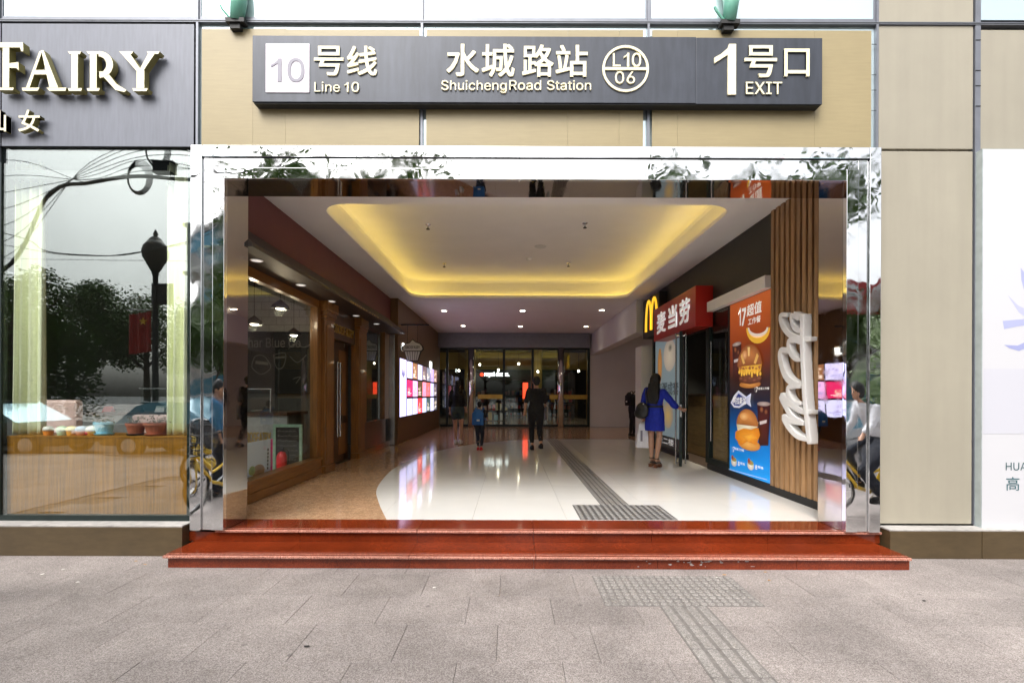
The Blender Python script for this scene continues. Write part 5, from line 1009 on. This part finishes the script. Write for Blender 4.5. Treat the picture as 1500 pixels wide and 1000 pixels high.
def person(label, loc, rz, hgt, over=None, skin='skin', outfit=(), hair='short', shoe=('blackcloth', False), group=None, vox=.010, extra=None, curl=(.5, .5), build=1.0):
    k = hgt / 1.65; J = dict(head=(0, .015, 1.535), neck=(0, -.005, 1.40), chest=(0, -.005, 1.24), waist=(0, .0, 1.06), pelvis=(0, -.005, .92),
        shL=(-.16, -.01, 1.35), elL=(-.205, -.03, 1.09), wrL=(-.215, .05, .86), shR=(.16, -.01, 1.35), elR=(.205, -.03, 1.09), wrR=(.215, .05, .86),
        hipL=(-.085, 0, .88), knL=(-.09, .015, .48), anL=(-.09, -.02, .085), hipR=(.085, 0, .88), knR=(.09, .015, .48), anR=(.09, -.02, .085))
    J.update(over or {}); J = {a: V(b) * k for a, b in J.items()}; t_ = thing('person', label, 'person', loc, rz, group); b_ = build
    def torso(mb, g=0, top=1.0, bot=0, skirt=None):
        pl, wa, ch, ne = J['pelvis'], J['waist'], J['chest'], J['neck']; L_ = []
        def rg(c, rx, ry): L_.append((c.x, c.y, c.z, (rx * b_ + g) * k, (ry * b_ + g) * k))
        if skirt:
            for z, rx, ry in skirt: L_.append((pl.x, pl.y, z * k, rx * k, ry * k))
        else: rg(pl - V((0, 0, .06 * k)), .13, .10)
        rg(pl, .163, .115); rg(pl.lerp(wa, .5), .15, .108); rg(wa, .128, .095); rg(wa.lerp(ch, .5), .14, .10); rg(ch, .158, .112); rg(ch.lerp(ne, .45), .155, .10); rg(ch.lerp(ne, .72), .12, .078); rg(ch.lerp(ne, .95), .06, .055)
        rings(mb, L_)
    bm_ = MB(); torso(bm_); limb(bm_, J['neck'] - V((0, 0, .03 * k)), J['head'] - V((0, .01, .06)) * k, .052 * k, .047 * k, 0)
    h = J['head']; bm_.ell(h + V((0, -.012, .02)) * k, (.076 * k, .094 * k, .10 * k), 18, 12); bm_.ell(h + V((0, .022, -.045)) * k, (.058 * k, .066 * k, .07 * k), 14, 10); bm_.ell(h + V((0, .092, -.02)) * k, (.012 * k, .018 * k, .022 * k)); bm_.ell(h + V((0, .083, -.06)) * k, (.022 * k, .01 * k, .008 * k))
    for s in (-1, 1): bm_.ell(h + V((s * .077, -.005, -.01)) * k, (.010 * k, .02 * k, .03 * k))
    for s, S in ((-1, 'L'), (1, 'R')):
        limb(bm_, J['sh' + S], J['el' + S], .048 * k, .038 * k); limb(bm_, J['el' + S], J['wr' + S], .038 * k, .025 * k, .12); hand(bm_, J['wr' + S], J['wr' + S] - J['el' + S], -s, curl[0 if s < 0 else 1], k)
        limb(bm_, J['hip' + S], J['kn' + S], .082 * k * b_, .052 * k); limb(bm_, J['kn' + S], J['an' + S], .05 * k, .034 * k, .22); a = J['an' + S]; limb(bm_, a - V((0, .01, .03)) * k, a + V((0, .12, -.055)) * k, .035 * k, .024 * k)
    bd_ = obj('body', fused(bm_, vox), skin, t_, local=True)
    for g in outfit:
        m_ = MB(); kind = g[0]
        if kind == 'top':
            torso(m_, .014); fr = g[2]
            for S in 'LR':
                if fr <= 1: limb(m_, J['sh' + S], J['sh' + S].lerp(J['el' + S], fr), .062 * k, .056 * k, .03)
                else: limb(m_, J['sh' + S], J['el' + S], .062 * k, .05 * k, .03); limb(m_, J['el' + S], J['el' + S].lerp(J['wr' + S], fr - 1), .05 * k, .042 * k, .03)
        elif kind == 'dress':
            torso(m_, .014, skirt=g[3]); fr = g[2]
            for S in 'LR': limb(m_, J['sh' + S], J['el' + S], .064 * k, .062 * k, .03); limb(m_, J['el' + S], J['el' + S].lerp(J['wr' + S], fr - 1), .062 * k, .052 * k, .03)
        elif kind == 'legs':
            fr = g[2]; rings(m_, [(J['pelvis'].x, J['pelvis'].y, J['pelvis'].z + dz * k, a * k * b_, c * k * b_) for dz, a, c in ((-.10, .15, .115), (0, .178, .13), (.07, .165, .122))])
            for S in 'LR':
                if fr <= 1: limb(m_, J['hip' + S], J['hip' + S].lerp(J['kn' + S], fr), .098 * k * b_, .086 * k, .03)
                else: limb(m_, J['hip' + S], J['kn' + S], .096 * k * b_, .064 * k, .03); limb(m_, J['kn' + S], J['kn' + S].lerp(J['an' + S], fr - 1), .064 * k, .046 * k, .1)
        obj({'top': 'shirt', 'dress': 'dress', 'legs': 'trousers'}[kind], creased(fused(m_, vox * 1.1, 4)), g[1], t_, local=True)
    m_ = MB()
    if hair == 'short': m_.ell(h + V((0, -.022, .035)) * k, (.087 * k, .10 * k, .10 * k), 18, 12); m_.ell(h + V((0, -.06, -.02)) * k, (.07 * k, .05 * k, .06 * k))
    elif hair == 'long':
        m_.ell(h + V((0, -.024, .035)) * k, (.092 * k, .104 * k, .105 * k), 18, 12); rings(m_, [(h.x, h.y - .055 * k, h.z + .05 * k, .09 * k, .075 * k), (h.x, h.y - .07 * k, h.z - .06 * k, .098 * k, .07 * k), (h.x, h.y - .095 * k, h.z - .18 * k, .115 * k, .06 * k), (h.x + .01, h.y - .13 * k, h.z - .32 * k, .118 * k, .045 * k), (h.x + .015, h.y - .14 * k, h.z - .44 * k, .07 * k, .03 * k)])
        for q in range(9): a = -.10 + q * .025; m_.tube([(h.x + a * .8 * k, h.y - .12 * k, h.z - .05 * k), (h.x + a * k, h.y - .155 * k, h.z - .25 * k), (h.x + a * 1.05 * k + .01, h.y - .17 * k, h.z - (.40 + .05 * math.sin(q * 2.3)) * k)], [.02 * k, .022 * k, .008 * k], 6)
    elif hair == 'tail': m_.ell(h + V((0, -.022, .035)) * k, (.087 * k, .10 * k, .10 * k), 18, 12); rings(m_, [(h.x, h.y - .1 * k, h.z + .02 * k, .06 * k, .05 * k), (h.x, h.y - .12 * k, h.z - .1 * k, .08 * k, .05 * k), (h.x, h.y - .13 * k, h.z - .26 * k, .07 * k, .035 * k)])
    obj('hair', creased(fused(m_, .009, 3), .006, (60, 60, 6)), 'hair', t_, local=True)
    for s in (-1, 1): obj('eye', MB().ell(h + V((s * .032, .078, .005)) * k, (.013 * k, .008 * k, .007 * k)), 'black', bd_, local=True)
    for S in 'LR':
        a = J['an' + S]; m_ = MB()
        if shoe[1] == 'heel':
            m_.box(a.x - .035, a.x + .035, a.y - .07, a.y + .16, a.z - .125, a.z - .105).box(a.x - .03, a.x + .03, a.y - .07, a.y - .01, a.z - .165, a.z - .126).box(a.x - .038, a.x + .038, a.y + .06, a.y + .15, a.z - .165, a.z - .126)
            o = obj('sandal', m_, 'tan', t_, bevel=.008, local=True); n_ = MB()
            for y_ in (.02, .07, .11): n_.tube([(a.x - .04, a.y + y_, a.z - .10), (a.x, a.y + y_, a.z - .04 - y_ * .2), (a.x + .04, a.y + y_, a.z - .10)], .008, 6)
            n_.tube([(a.x + .042 * math.cos(q), a.y + .042 * math.sin(q), a.z + .0) for q in [R(30 * i) for i in range(13)]], .009, 6); obj('strap', n_, 'leather', o, local=True)
        else:
            z0 = a.z - .085 * k; m_.ell((a.x, a.y + .045 * k, z0 + .04 * k), (.048 * k, .135 * k, .042 * k), 14, 8); m_.ell((a.x, a.y - .02 * k, z0 + .06 * k), (.045 * k, .06 * k, .06 * k), 12, 8); m_.box(a.x - .04 * k, a.x + .04 * k, a.y - .07 * k, a.y + .15 * k, z0, z0 + .025 * k)
            obj('shoe', fused(m_, .009, 3), shoe[0], t_, local=True)
    if extra: extra(t_, J, k)
    return t_
def strap(m_, a, b, c, r=.008): m_.tube(spline([a, b, c], 6), r, 6)
# woman in blue at the restaurant door; faces right and away
A1 = R(-42)
def blue_extra(t_, J, k):
    obj('belt', MB().lathe([(.150, 0), (.152, .02), (.150, .04)], (0, 0, 1.09), 24, 1, .78), 'navy', t_, local=True)
wl_ = V((2.66, 8.93, FZ))
tgt = Matrix.Rotation(-A1, 3, 'Z') @ (V((3.165, 8.86, 1.30)) - wl_); hgt_ = 1.62; kk = hgt_ / 1.65
wr = tgt / kk - V((.02, .07, 0)); shR_ = V((.16, .0, 1.40)); elR_ = shR_.lerp(wr, .5) + V((.06, -.04, -.09))
up = .08                                            # heels
ov = {a: (b[0], b[1], b[2] + up) for a, b in dict(head=(.01, .03, 1.535), neck=(0, 0, 1.40), chest=(0, -.005, 1.24), waist=(0, 0, 1.06), pelvis=(0, -.005, .92), shL=(-.16, -.01, 1.35), elL=(-.215, -.05, 1.09), wrL=(-.225, -.02, .86), hipL=(-.085, 0, .88), knL=(-.085, .02, .48), anL=(-.075, .02, .085), hipR=(.085, 0, .88), knR=(.075, .03, .48), anR=(.065, -.06, .085)).items()}
ov.update(shR=shR_, elR=elR_, wrR=wr)
wb = person('woman in blue dress with long black hair pulling open the glass door', wl_, A1, hgt_, ov, outfit=[('dress', 'bluedress', 1.25, [(.68, .185, .15), (.75, .185, .15), (.86, .182, .14)])], hair='long', shoe=('tan', 'heel'), vox=.008, extra=blue_extra, curl=(1.0, 1.1))
hw = wb.matrix_basis if False else Matrix.Translation(wl_) @ Matrix.Rotation(A1, 4, 'Z')
hL = hw @ (V(ov['wrL']) * kk)
sb = thing('shopping_bag', 'white paper shopping bag hanging from the hand of woman in blue', 'bag', (hL.x, hL.y, .48)); cx, cy, cz = hL.x - .01, hL.y - .01, hL.z - .10
m_ = MB().add([(cx - .13, cy - .05, cz - .48), (cx + .10, cy - .05, cz - .49), (cx + .10, cy + .05, cz - .49), (cx - .13, cy + .05, cz - .48), (cx - .075, cy - .035, cz - .04), (cx + .075, cy - .035, cz - .05), (cx + .07, cy + .03, cz - .05), (cx - .075, cy + .03, cz - .04)], [(0, 1, 5, 4), (1, 2, 6, 5), (2, 3, 7, 6), (3, 0, 4, 7), (3, 2, 1, 0)])
obj('bag_body', m_, 'paperbag', sb, bevel=.006); obj('bag_handle', MB().tube(spline([(cx - .05, cy, cz - .045), (cx - .02, cy, cz + .03), (cx + .02, cy, cz + .03), (cx + .05, cy, cz - .045)], 5), .005, 6), 'paperbag', sb)
obj('print_mark', MB().box(cx - .06, cx - .02, cy - .0535, cy - .052, cz - .36, cz - .16), 'grey_num', sb)
hb = thing('shoulder_bag', 'slouchy black leather shoulder bag on the back of woman in blue', 'bag', wl_, A1)
m_ = MB(); m_.ell((-.17, -.17, 1.05), (.13, .06, .14), 16, 10); m_.ell((-.19, -.17, .98), (.14, .065, .10), 16, 10); obj('bag_body', fused(m_, .01, 5), 'leather', hb, local=True); obj('bag_strap', MB().tube(spline([(-.08, -.16, 1.16), (-.12, -.13, 1.32), (-.16, -.02, 1.462), (-.17, .07, 1.36)], 6), .010, 6), 'leather', hb, local=True); obj('buckle', MB().box(-.135, -.115, -.215, -.205, 1.14, 1.17), 'steel', hb, local=True)
# person in black walking away
def black_extra(t_, J, k): obj('bracelet', MB().lathe([(.032, 0), (.034, .02)], J['wrL'] + V((-.004, 0, .03)), 14), 'steel', t_, local=True)
person('person in black clothes with short hair walking away up the passage', (.60, 11.35, FZ), R(6), 1.74, dict(knL=(-.08, .15, .49), anL=(-.07, .14, .10), knR=(.08, .01, .48), anR=(.07, -.24, .17), wrL=(-.25, .03, .88), elL=(-.235, -.05, 1.1), wrR=(.23, .12, .92)), outfit=[('top', 'blackcloth', .95), ('legs', 'blackcloth', 1.75)], hair='short', shoe=('blackcloth', False), extra=black_extra, build=1.08)
tb = thing('tote_bag', 'pale tote bag on the shoulder of the person walking in black', 'bag', (.60, 11.35, FZ), R(6)); obj('bag_body', MB().box(.22, .27, -.12, .16, .72, 1.05), 'kerb', tb, bevel=.02, local=True); m_ = MB(); strap(m_, (.245, -.08, 1.05), (.2, -.02, 1.47), (.245, .12, 1.05)); obj('bag_strap', m_, 'kerb', tb, local=True)
# woman in shorts and child
person('woman in dark top and green shorts with ponytail standing near the glass doors', (-1.41, 12.9, FZ), R(-8), 1.68, dict(knL=(-.085, .09, .48), anL=(-.08, .12, .085), anR=(.10, -.12, .11), wrR=(.2, .1, .9)), outfit=[('top', 'blackcloth', 1.4), ('legs', 'darkteal', .45)], hair='tail', shoe=('shoewhite', False))
person('small child with short hair wearing dark clothes beside the woman in shorts', (-.73, 11.45, FZ), R(-12), 1.14, dict(head=(0, .015, 1.55), wrL=(-.26, .12, 1.0), wrR=(.24, .16, 1.05), elR=(.24, .0, 1.12), knL=(-.085, .08, .48), anL=(-.08, .10, .085), anR=(.09, -.12, .11)), outfit=[('top', 'navy', .8), ('legs', 'navy', 1.8)], hair='short', shoe=('extred', False), build=1.1)
def backpack(name, label, loc, rz, z, s, material):
    t_ = thing(name, label, 'backpack', loc, rz); m_ = MB(); m_.ell((0, -.15 * s, z), (.15 * s, .09 * s, .20 * s), 16, 10); m_.box(-.14 * s, .14 * s, -.21 * s, -.10 * s, z - .2 * s, z + .1 * s); obj('pack_body', fused(m_, .012, 8), material, t_, local=True)
    m_ = MB(); m_.ell((0, -.235 * s, z - .08 * s), (.10 * s, .03 * s, .08 * s), 12, 8); obj('pocket', m_, material, t_, smooth=True, local=True); obj('badge', MB().box(.0, .07 * s, -.27 * s, -.262 * s, z - .1 * s, z - .06 * s), 'shoewhite', t_, local=True)
    for q in (-1, 1): m_ = MB(); strap(m_, (q * .1 * s, -.13 * s, z + .12 * s), (q * .1 * s, .02 * s, z + .22 * s), (q * .11 * s, .08 * s, z + .02 * s), .012 * s); obj('shoulder_strap', m_, material, t_, local=True)
backpack('backpack', 'bright blue backpack on the small child', (-.73, 11.45, FZ), R(-12), .80, .95, 'bluepack')
person('person in black leaning forward behind the white pillar', (3.93, 15.6, FZ), R(-70), 1.62, dict(head=(0, .24, 1.46), neck=(0, .15, 1.36), chest=(0, .10, 1.22), waist=(0, .02, 1.05), shL=(-.16, .13, 1.32), shR=(.16, .13, 1.32), elL=(-.2, .2, 1.08), wrL=(-.18, .36, 1.0), elR=(.2, .2, 1.08), wrR=(.18, .36, 1.0)), outfit=[('top', 'blackcloth', 1.6), ('legs', 'blackcloth', 1.9)], hair='short')
backpack('backpack', 'black backpack on the person behind the white pillar', (3.96, 15.62, FZ), R(-70), 1.2, 1.1, 'blackcloth')

# ================================================================ BICYCLES and the people mirrored in the chrome
def bicycle(label, loc, rz, group):
    t_ = thing('bicycle', label, 'bicycle', loc, rz, group)
    for y, nm in ((-.5, 'wheel'), (.52, 'wheel')):
        c = V((0, y, .33)); w_ = obj(nm, MB().tube([c + V((0, .31 * math.cos(R(a)), .31 * math.sin(R(a)))) for a in range(0, 361, 15)], .022, 8, False), 'rubber', t_, local=True, smooth=True); m_ = MB().tube([c + V((0, .285 * math.cos(R(a)), .285 * math.sin(R(a)))) for a in range(0, 361, 15)], .010, 6, False).tube([c - V((.05, 0, 0)), c + V((.05, 0, 0))], .025, 8)
        for a in range(0, 360, 30): m_.tube([c, c + V((0, .285 * math.cos(R(a)), .285 * math.sin(R(a))))], .0025, 4, False)
        obj('rim', m_, 'steel', w_, local=True)
    m_ = MB(); bb, st, hd1, hd2 = V((0, -.08, .30)), V((0, -.24, .80)), V((0, .36, .86)), V((0, .40, .68)); m_.tube([st, bb], .022, 8).tube([bb, V((0, .15, .38)), hd2], .032, 8).tube([st * .7 + bb * .3, V((0, .1, .52)), hd1 * .5 + hd2 * .5], .022, 8).tube([hd1, hd2], .028, 8)
    for s in (-.05, .05): m_.tube([bb + V((s, 0, 0)), V((s, -.5, .33))], .013, 6).tube([st * .8 + bb * .2 + V((s * .6, 0, 0)), V((s, -.5, .33))], .011, 6).tube([hd2 + V((s, 0, 0)), V((s, .52, .33))], .015, 6)
    obj('frame', m_, 'bikeyellow', t_, local=True, smooth=True)
    m_ = MB()
    for y in (-.5, .52): m_.tube([V((0, y + .36 * math.cos(R(a)), .33 + .36 * math.sin(R(a)))) for a in range(40, 171, 13)], .02, 6)
    obj('mudguard', m_, 'black', t_, local=True); obj('saddle', MB().ell((0, -.27, .94), (.08, .14, .04)), 'rubber', t_, local=True, smooth=True); obj('seat_post', MB().tube([st, (0, -.27, .92)], .014, 8), 'steel', t_, local=True)
    obj('handlebar', MB().tube([hd1, (0, .33, 1.0)], .014, 8).tube([(-.29, .2, 1.04), (-.2, .3, 1.03), (0, .33, 1.0), (.2, .3, 1.03), (.29, .2, 1.04)], .012, 8), 'black', t_, local=True)
    m_ = MB(); m_.box(-.15, .15, .46, .70, .76, .77)
    for z in (.77, .85, .93): m_.tube([(-.16, .45, z), (.16, .45, z), (.17, .72, z), (-.17, .72, z), (-.16, .45, z)], .006, 4)
    for a in range(8): x_ = -.16 + a * .046; m_.tube([(x_, .72, .76), (x_, .72, .93)], .004, 4).tube([(x_, .45, .76), (x_, .45, .93)], .004, 4)
    obj('basket', m_, 'black', t_, local=True); m_ = MB().tube([bb - V((.1, 0, 0)), bb + V((.1, 0, 0))], .02, 8).tube([bb + V((.1, 0, 0)), bb + V((.1, .1, -.13))], .01, 6).tube([bb - V((.1, 0, 0)), bb - V((.1, .1, -.13))], .01, 6); obj('crank', m_, 'steel', t_, local=True)
    return t_
bk = bicycle('yellow shared bicycle ridden past the chrome post beside the beige panels', (4.62, 3.05, 0), R(90), None)
person('person in white shirt and glasses riding a yellow bicycle past the chrome post', (4.62, 3.05, .0), R(90), 1.68, dict(head=(0, .10, 1.58), neck=(0, .02, 1.46), chest=(0, -.06, 1.30), waist=(0, -.17, 1.12), pelvis=(0, -.23, .99), shL=(-.17, -.0, 1.40), shR=(.17, 0, 1.40), elL=(-.23, .08, 1.17), elR=(.23, .08, 1.17), wrL=(-.27, .18, 1.05), wrR=(.27, .18, 1.05), hipL=(-.09, -.20, .95), hipR=(.09, -.2, .95), knL=(-.1, .16, .78), anL=(-.11, .02, .42), knR=(.1, .10, .60), anR=(.11, -.14, .24)), outfit=[('top', 'whiteshirt', 1.85), ('legs', 'navy', 1.9)], hair='short')
for i, (x, y, a, lb) in enumerate(((-4.0, 2.7, 6, 'yellow shared bicycle parked beside the man in blue'), (-4.9, 1.2, 20, 'yellow shared bicycle parked second from the facade'), (-5.35, .55, 16, 'yellow shared bicycle parked by the kerb side'))):
    q = copy_tree(bk); q.location = (x, y, 0); q.rotation_euler = (0, 0, R(a)); q['label'] = lb; q['group'] = 'parked shared bicycles'
person('man in blue denim shirt standing by the parked bicycles', (-4.45, 1.95, 0), R(-100), 1.70, dict(wrR=(.2, .18, 1.05), elR=(.22, -.02, 1.1)), outfit=[('top', 'denim', 1.5), ('legs', 'navy', 1.9)], hair='short')

# ================================================================ THE STREET BEHIND (mirrored in the glass and chrome)
def crown_mesh(seed, n, blobs, size):
    rr = random.Random(seed); m_ = MB()
    for i in range(n):
        bx_, by_, bz_, br = rr.choice(blobs); u = V((rr.gauss(0, 1), rr.gauss(0, 1), rr.gauss(0, 1))).normalized() * br * (rr.random() ** .35); c = V((bx_, by_, bz_)) + u * (1 + .15 * rr.gauss(0, 1))
        a = V((rr.gauss(0, 1), rr.gauss(0, 1), rr.gauss(0, .6))).normalized() * size * rr.uniform(.6, 1.3); b = a.orthogonal().normalized() * size * .5; m_.quad(c - a, c - b, c + a, c + b)
    return m_.mesh('crown')
def blobset(seed, n, R0, z0, z1, r): rr = random.Random(seed); return [(rr.uniform(-R0, R0), rr.uniform(-R0, R0), rr.uniform(z0, z1), r * rr.uniform(.6, 1.2)) for _ in range(n)]
crowns = [crown_mesh(s, 17000, blobset(s, 15, 2.0, 3.2, 6.6, 1.15), .085) for s in (1, 2)]; lowc = [crown_mesh(s, 11000, blobset(s, 12, 1.8, 1.0, 4.2, 1.2), .085) for s in (5,)]
for c in crowns: c.materials.append(M['leaf'])
lowc[0].materials.append(M['leaf'])
def tree_trunk(seed, h):
    rr = random.Random(seed); m_ = MB().tube([(0, 0, -.05), (.03, .02, h * .4), (0, .05, h * .75), (.1, 0, h)], [.19, .15, .12, .06], 10)
    for i in range(7): a = rr.uniform(0, 6.28); z = h * rr.uniform(.5, .85); m_.tube([(0, .03, z), (.7 * math.cos(a), .7 * math.sin(a), z + .7), (1.5 * math.cos(a), 1.5 * math.sin(a), z + 1.5)], [.07, .045, .015], 7)
    me = m_.mesh('trunk'); me.materials.append(M['bark']); return me
trunks = [tree_trunk(s, 5.2) for s in (3, 4)]
def tree(label, x, y, s, k, group, rz, low=False):
    t_ = thing('street_tree', label, 'tree', (x, y, -.05), rz, group); a = inst(trunks[k % 2], 'trunk', t_, t_.location, 0, (s, s, s)); b = inst(lowc[0] if low else crowns[k % 2], 'crown', t_, t_.location, 0, (s, s, s))
rr = random.Random(4)
for i, x in enumerate((-32, -27.5, -23, -20, -16.3, -12, -8, -3, 2.5, 8, 13.5, 18, 22, 27)):
    tree('leafy street tree in the row across the road', x, -16.5 + rr.uniform(-1, 1), rr.uniform(.88, 1.08), i, 'trees across the road', rr.uniform(0, 6))
for i, (x, lb) in enumerate(((-9.5, 'leafy kerbside tree near the ornate lamp post'), (-4.8, 'leafy kerbside tree out from the bakery end of the steps'), (6.0, 'leafy kerbside tree outside the beige panels'), (13.0, 'leafy kerbside tree farther along beyond the light box'))):
    if i in (1, 2): tree(lb, x, -4.6, 1.15, i, 'kerbside trees', i * 1.3)
    else: tree(lb, x - 8 * (i == 0) + 2 * (i == 3), -7.5, 1.0, i, 'kerbside trees', i * 1.3, True)
# street lamp
lp_ = thing('street_lamp', 'black iron street lamp with urn shaped lantern', 'street lamp', (-10.2, -4.3, 0)); x, y = -10.2, -4.3
obj('post', MB().lathe([(.16, 0), (.16, .4), (.09, .5), (.07, 4.9), (.10, 5.0)], (x, y, 0), 14), 'ironpost', lp_, smooth=True); obj('lantern', MB().lathe([(.08, 5.0), (.14, 5.1), (.32, 5.45), (.34, 5.6), (.30, 5.75), (.16, 5.95)], (x, y, 0), 16), 'ironpost', lp_, smooth=True); obj('finial', MB().lathe([(.17, 5.95), (.10, 6.02), (.05, 6.06), (.07, 6.12), (.01, 6.25)], (x, y, 0), 12), 'ironpost', lp_)
obj('sign_plate', MB().box(x - .1, x + .5, y - .03, y + .03, 4.1, 4.7), 'black', lp_)
fg = thing('red_flag', 'red flag with a yellow star hanging on the lamp post', 'flag', (-10.6, -4.3, 2.6)); m_ = MB(); n = 14; vs_ = []
for j in range(2):
    for i in range(n + 1): vs_.append((-10.28 - .62 * i / n, -4.25 + .05 * math.sin(i * 1.1), 3.9 - 1.15 * j - .1 * (i / n)))
m_.add(vs_, [(i, i + 1, n + 2 + i, n + 1 + i) for i in range(n)]); obj('cloth', m_, 'red', fg); st_ = MB(); st_.prism([((-10.45 + (.13 if q % 2 == 0 else .05) * math.sin(q * math.pi / 5)), 3.6 + (.13 if q % 2 == 0 else .05) * math.cos(q * math.pi / 5)) for q in range(10)], 0, .004, FRONT(-4.17)); obj('star', st_, 'yellow', fg); obj('pole', MB().tube([(-10.25, -4.3, 3.95), (-11.0, -4.25, 3.95)], .015, 6), 'steel', fg)
# overhead cables
CY = -2.4
def cp_(px, py, dv=12.0): return (PX(px, dv), CY, PZ(py, dv, px))
def cable(label, pts, r, group='overhead cables'):
    m_ = MB().tube(spline([cp_(*p) for p in pts], 8), r, 6); tag(obj('cable', m_, 'cable', smooth=True), label, 'cable', group)
cable('thick bundle of black cables sagging over the pavement', [(-200, 470), (0, 398), (70, 285), (130, 268), (200, 258), (290, 262), (420, 240)], .045, None)
for k in range(7): cable('thin black cable strung over the pavement', [(-200, 300 + k * 14), (0, 235 + k * 24), (130, 268 - k * 5), (210 + k * 10, 250 - k * 8), (420, 245 + (k % 3) * 20)], .008)
cable('thin black cable strung over the pavement', [(-200, 330), (0, 358), (110, 374), (210, 368), (420, 330)], .009); cable('thin black cable strung over the pavement', [(-200, 372), (0, 378), (160, 381), (420, 384)], .006); cable('twisted black cable sagging lower down', [(-200, 300), (20, 345), (70, 368), (165, 374), (240, 362), (420, 320)], .012, None)
for cx, cy, lb in ((200, 262, 'hanging coil of spare black cable on the cable bundle'), (227, 222, 'second hanging coil of spare black cable near the junction box')):
    m_ = MB(); c = V(cp_(cx, cy))
    for k in range(5): rd = .27 + .025 * k; m_.tube([c + V((rd * .85 * math.cos(R(a)) + .03 * k, .02 * k, rd * 1.15 * math.sin(R(a)))) for a in range(0, 361, 18)], .011, 5, False)
    tag(obj('cable_coil', m_, 'cable'), lb, 'cable coil')
jb = thing('junction_box', 'dark cable junction box hung on the overhead cables', 'box', cp_(240, 246)); c = V(cp_(240, 246)); obj('housing', MB().box(c.x - .25, c.x + .25, c.y - .1, c.y + .1, c.z - .15, c.z + .12), 'black', jb, bevel=.02); obj('lid', MB().box(c.x - .27, c.x + .27, c.y - .12, c.y + .12, c.z + .1205, c.z + .14), 'black', jb)
# buildings across the street
def block(label, x0, x1, y, h, floors, wallm, group=None):
    t_ = thing('far_building', label, 'building', ((x0 + x1) / 2, y, -.1), group=group); obj('wall', MB().box(x0, x1, y - 8, y, -.1, h), wallm, t_); fh = h / floors
    for f in range(floors):
        z = f * fh + fh * .3; n = int((x1 - x0) / 3.2)
        for i in range(n):
            a = x0 + .5 + i * (x1 - x0 - 1) / n; b = a + (x1 - x0 - 1) / n - .25; w_ = obj('window', MB().box(a, b, y + .002, y + .04, z, z + fh * .5), 'mullion', t_); obj('pane', MB().box(a + .08, b - .08, y + .0405, y + .06, z + .08, z + fh * .5 - .08), 'bldglass', w_)
        obj('ledge', MB().box(x0 - .1, x1 + .1, y + .001, y + .35, f * fh + fh * .92, f * fh + fh * .99), 'concrete', t_)
block('pale office block with blue window bands across the road', -23.8, -9, -26, 14, 4, 'concrete'); block('low pale shop building across the road beyond the kerbside trees', 9, 34, -27, 7.5, 2, 'concrete')
bn = thing('red_banner', 'red banner with white blossoms strung over the far pavement', 'banner', (21, -14, 6)); obj('cloth', MB().box(15.5, 21.5, -14.02, -14, 5.7, 7.0), 'red', bn); 
for q in range(4):
    m_ = MB(); BF_ = frame((0, -13.998, 0), (-1, 0, 0), (0, 0, 1))
    for a in range(5): m_.prism([(-20.6 + q * 1.4 + .27 * math.cos(R(a * 72)) + .17 * math.cos(R(t)), 6.35 + .27 * math.sin(R(a * 72)) + .17 * math.sin(R(t))) for t in range(0, 360, 45)], .001, .006 + a * .0006, BF_)
    obj('white_blossom', m_, 'white', bn)
obj('post', MB().tube([(15.5, -14.03, -.05), (15.5, -14.03, 7.1)], .05, 8), 'steel', bn); obj('post', MB().tube([(21.5, -14.03, -.05), (21.5, -14.03, 7.1)], .05, 8), 'steel', bn)

# parked cars along the kerb
def car(label, x, y, paint):
    t_ = thing('parked_car', label, 'car', (x, y, -.14), 0, 'cars parked along the kerb'); SIDE = frame((0, -.86, 0), (1, 0, 0), (0, 0, 1)); zz = 0
    low = [(-2.15, .32), (-2.2, .55), (-2.1, .82), (-1.5, .9), (1.1, .92), (1.95, .78), (2.2, .6), (2.18, .3)]; m_ = MB(); m_.prism(low, -1.72, 0, SIDE); body = obj('body', m_, paint, t_, bevel=.07, local=True, seg=3)
    cab = MB(); pr = [(-1.75, .90), (-1.25, 1.36), (-.9, 1.45), (.15, 1.44), (1.05, .915)]
    vs_ = [(u, -.82 + .14 * (v - .9), v) for u, v in pr] + [(u, .82 - .14 * (v - .9), v) for u, v in pr]; cab.add(vs_, [(0, 1, 2, 3, 4), (9, 8, 7, 6, 5)] + [(i, 5 + i, 5 + (i + 1) % 5, (i + 1) % 5) for i in range(5)]); obj('cabin', cab, 'bldglass', t_, local=True)
    obj('roof', MB().box(-1.22, .2, -.70, .70, 1.425, 1.475), paint, t_, bevel=.03, local=True)
    for xx in (-1.35, 1.35):
        for s in (-.78, .78): w_ = obj('wheel', MB().tube([(xx, s - .1, .32), (xx, s + .1, .32)], .32, 20), 'rubber', t_, local=True); obj('rim', MB().tube([(xx, s - .108, .32), (xx, s + .108, .32)], .2, 14), 'steel', w_, local=True)
    for s in (-.6, .6): obj('headlight', MB().ell((2.14, s, .66), (.08, .18, .08)), 'plasticwhite', t_, local=True, smooth=True); obj('taillight', MB().ell((-2.13, s, .74), (.06, .18, .08)), 'extred', t_, local=True, smooth=True)
    for s in (-.93, .93): obj('door_mirror', MB().ell((.75, s, .98), (.1, .1, .07)), paint, t_, local=True, smooth=True)
# seen mirrored only
car('dark grey car parked at the kerb beside the ornate lamp', -8.6, -3.9, mat('car_grey', (.03, .032, .036), .25, .4, coat=.6)); car('black car parked at the kerb farther along from the lamp', -14.0, -3.9, mat('car_black', (.012, .012, .014), .22, .3, coat=.6)); car('white car parked at the kerb beyond the cyclist', 9.5, -3.9, mat('car_white', (.7, .7, .7), .3, coat=.5))
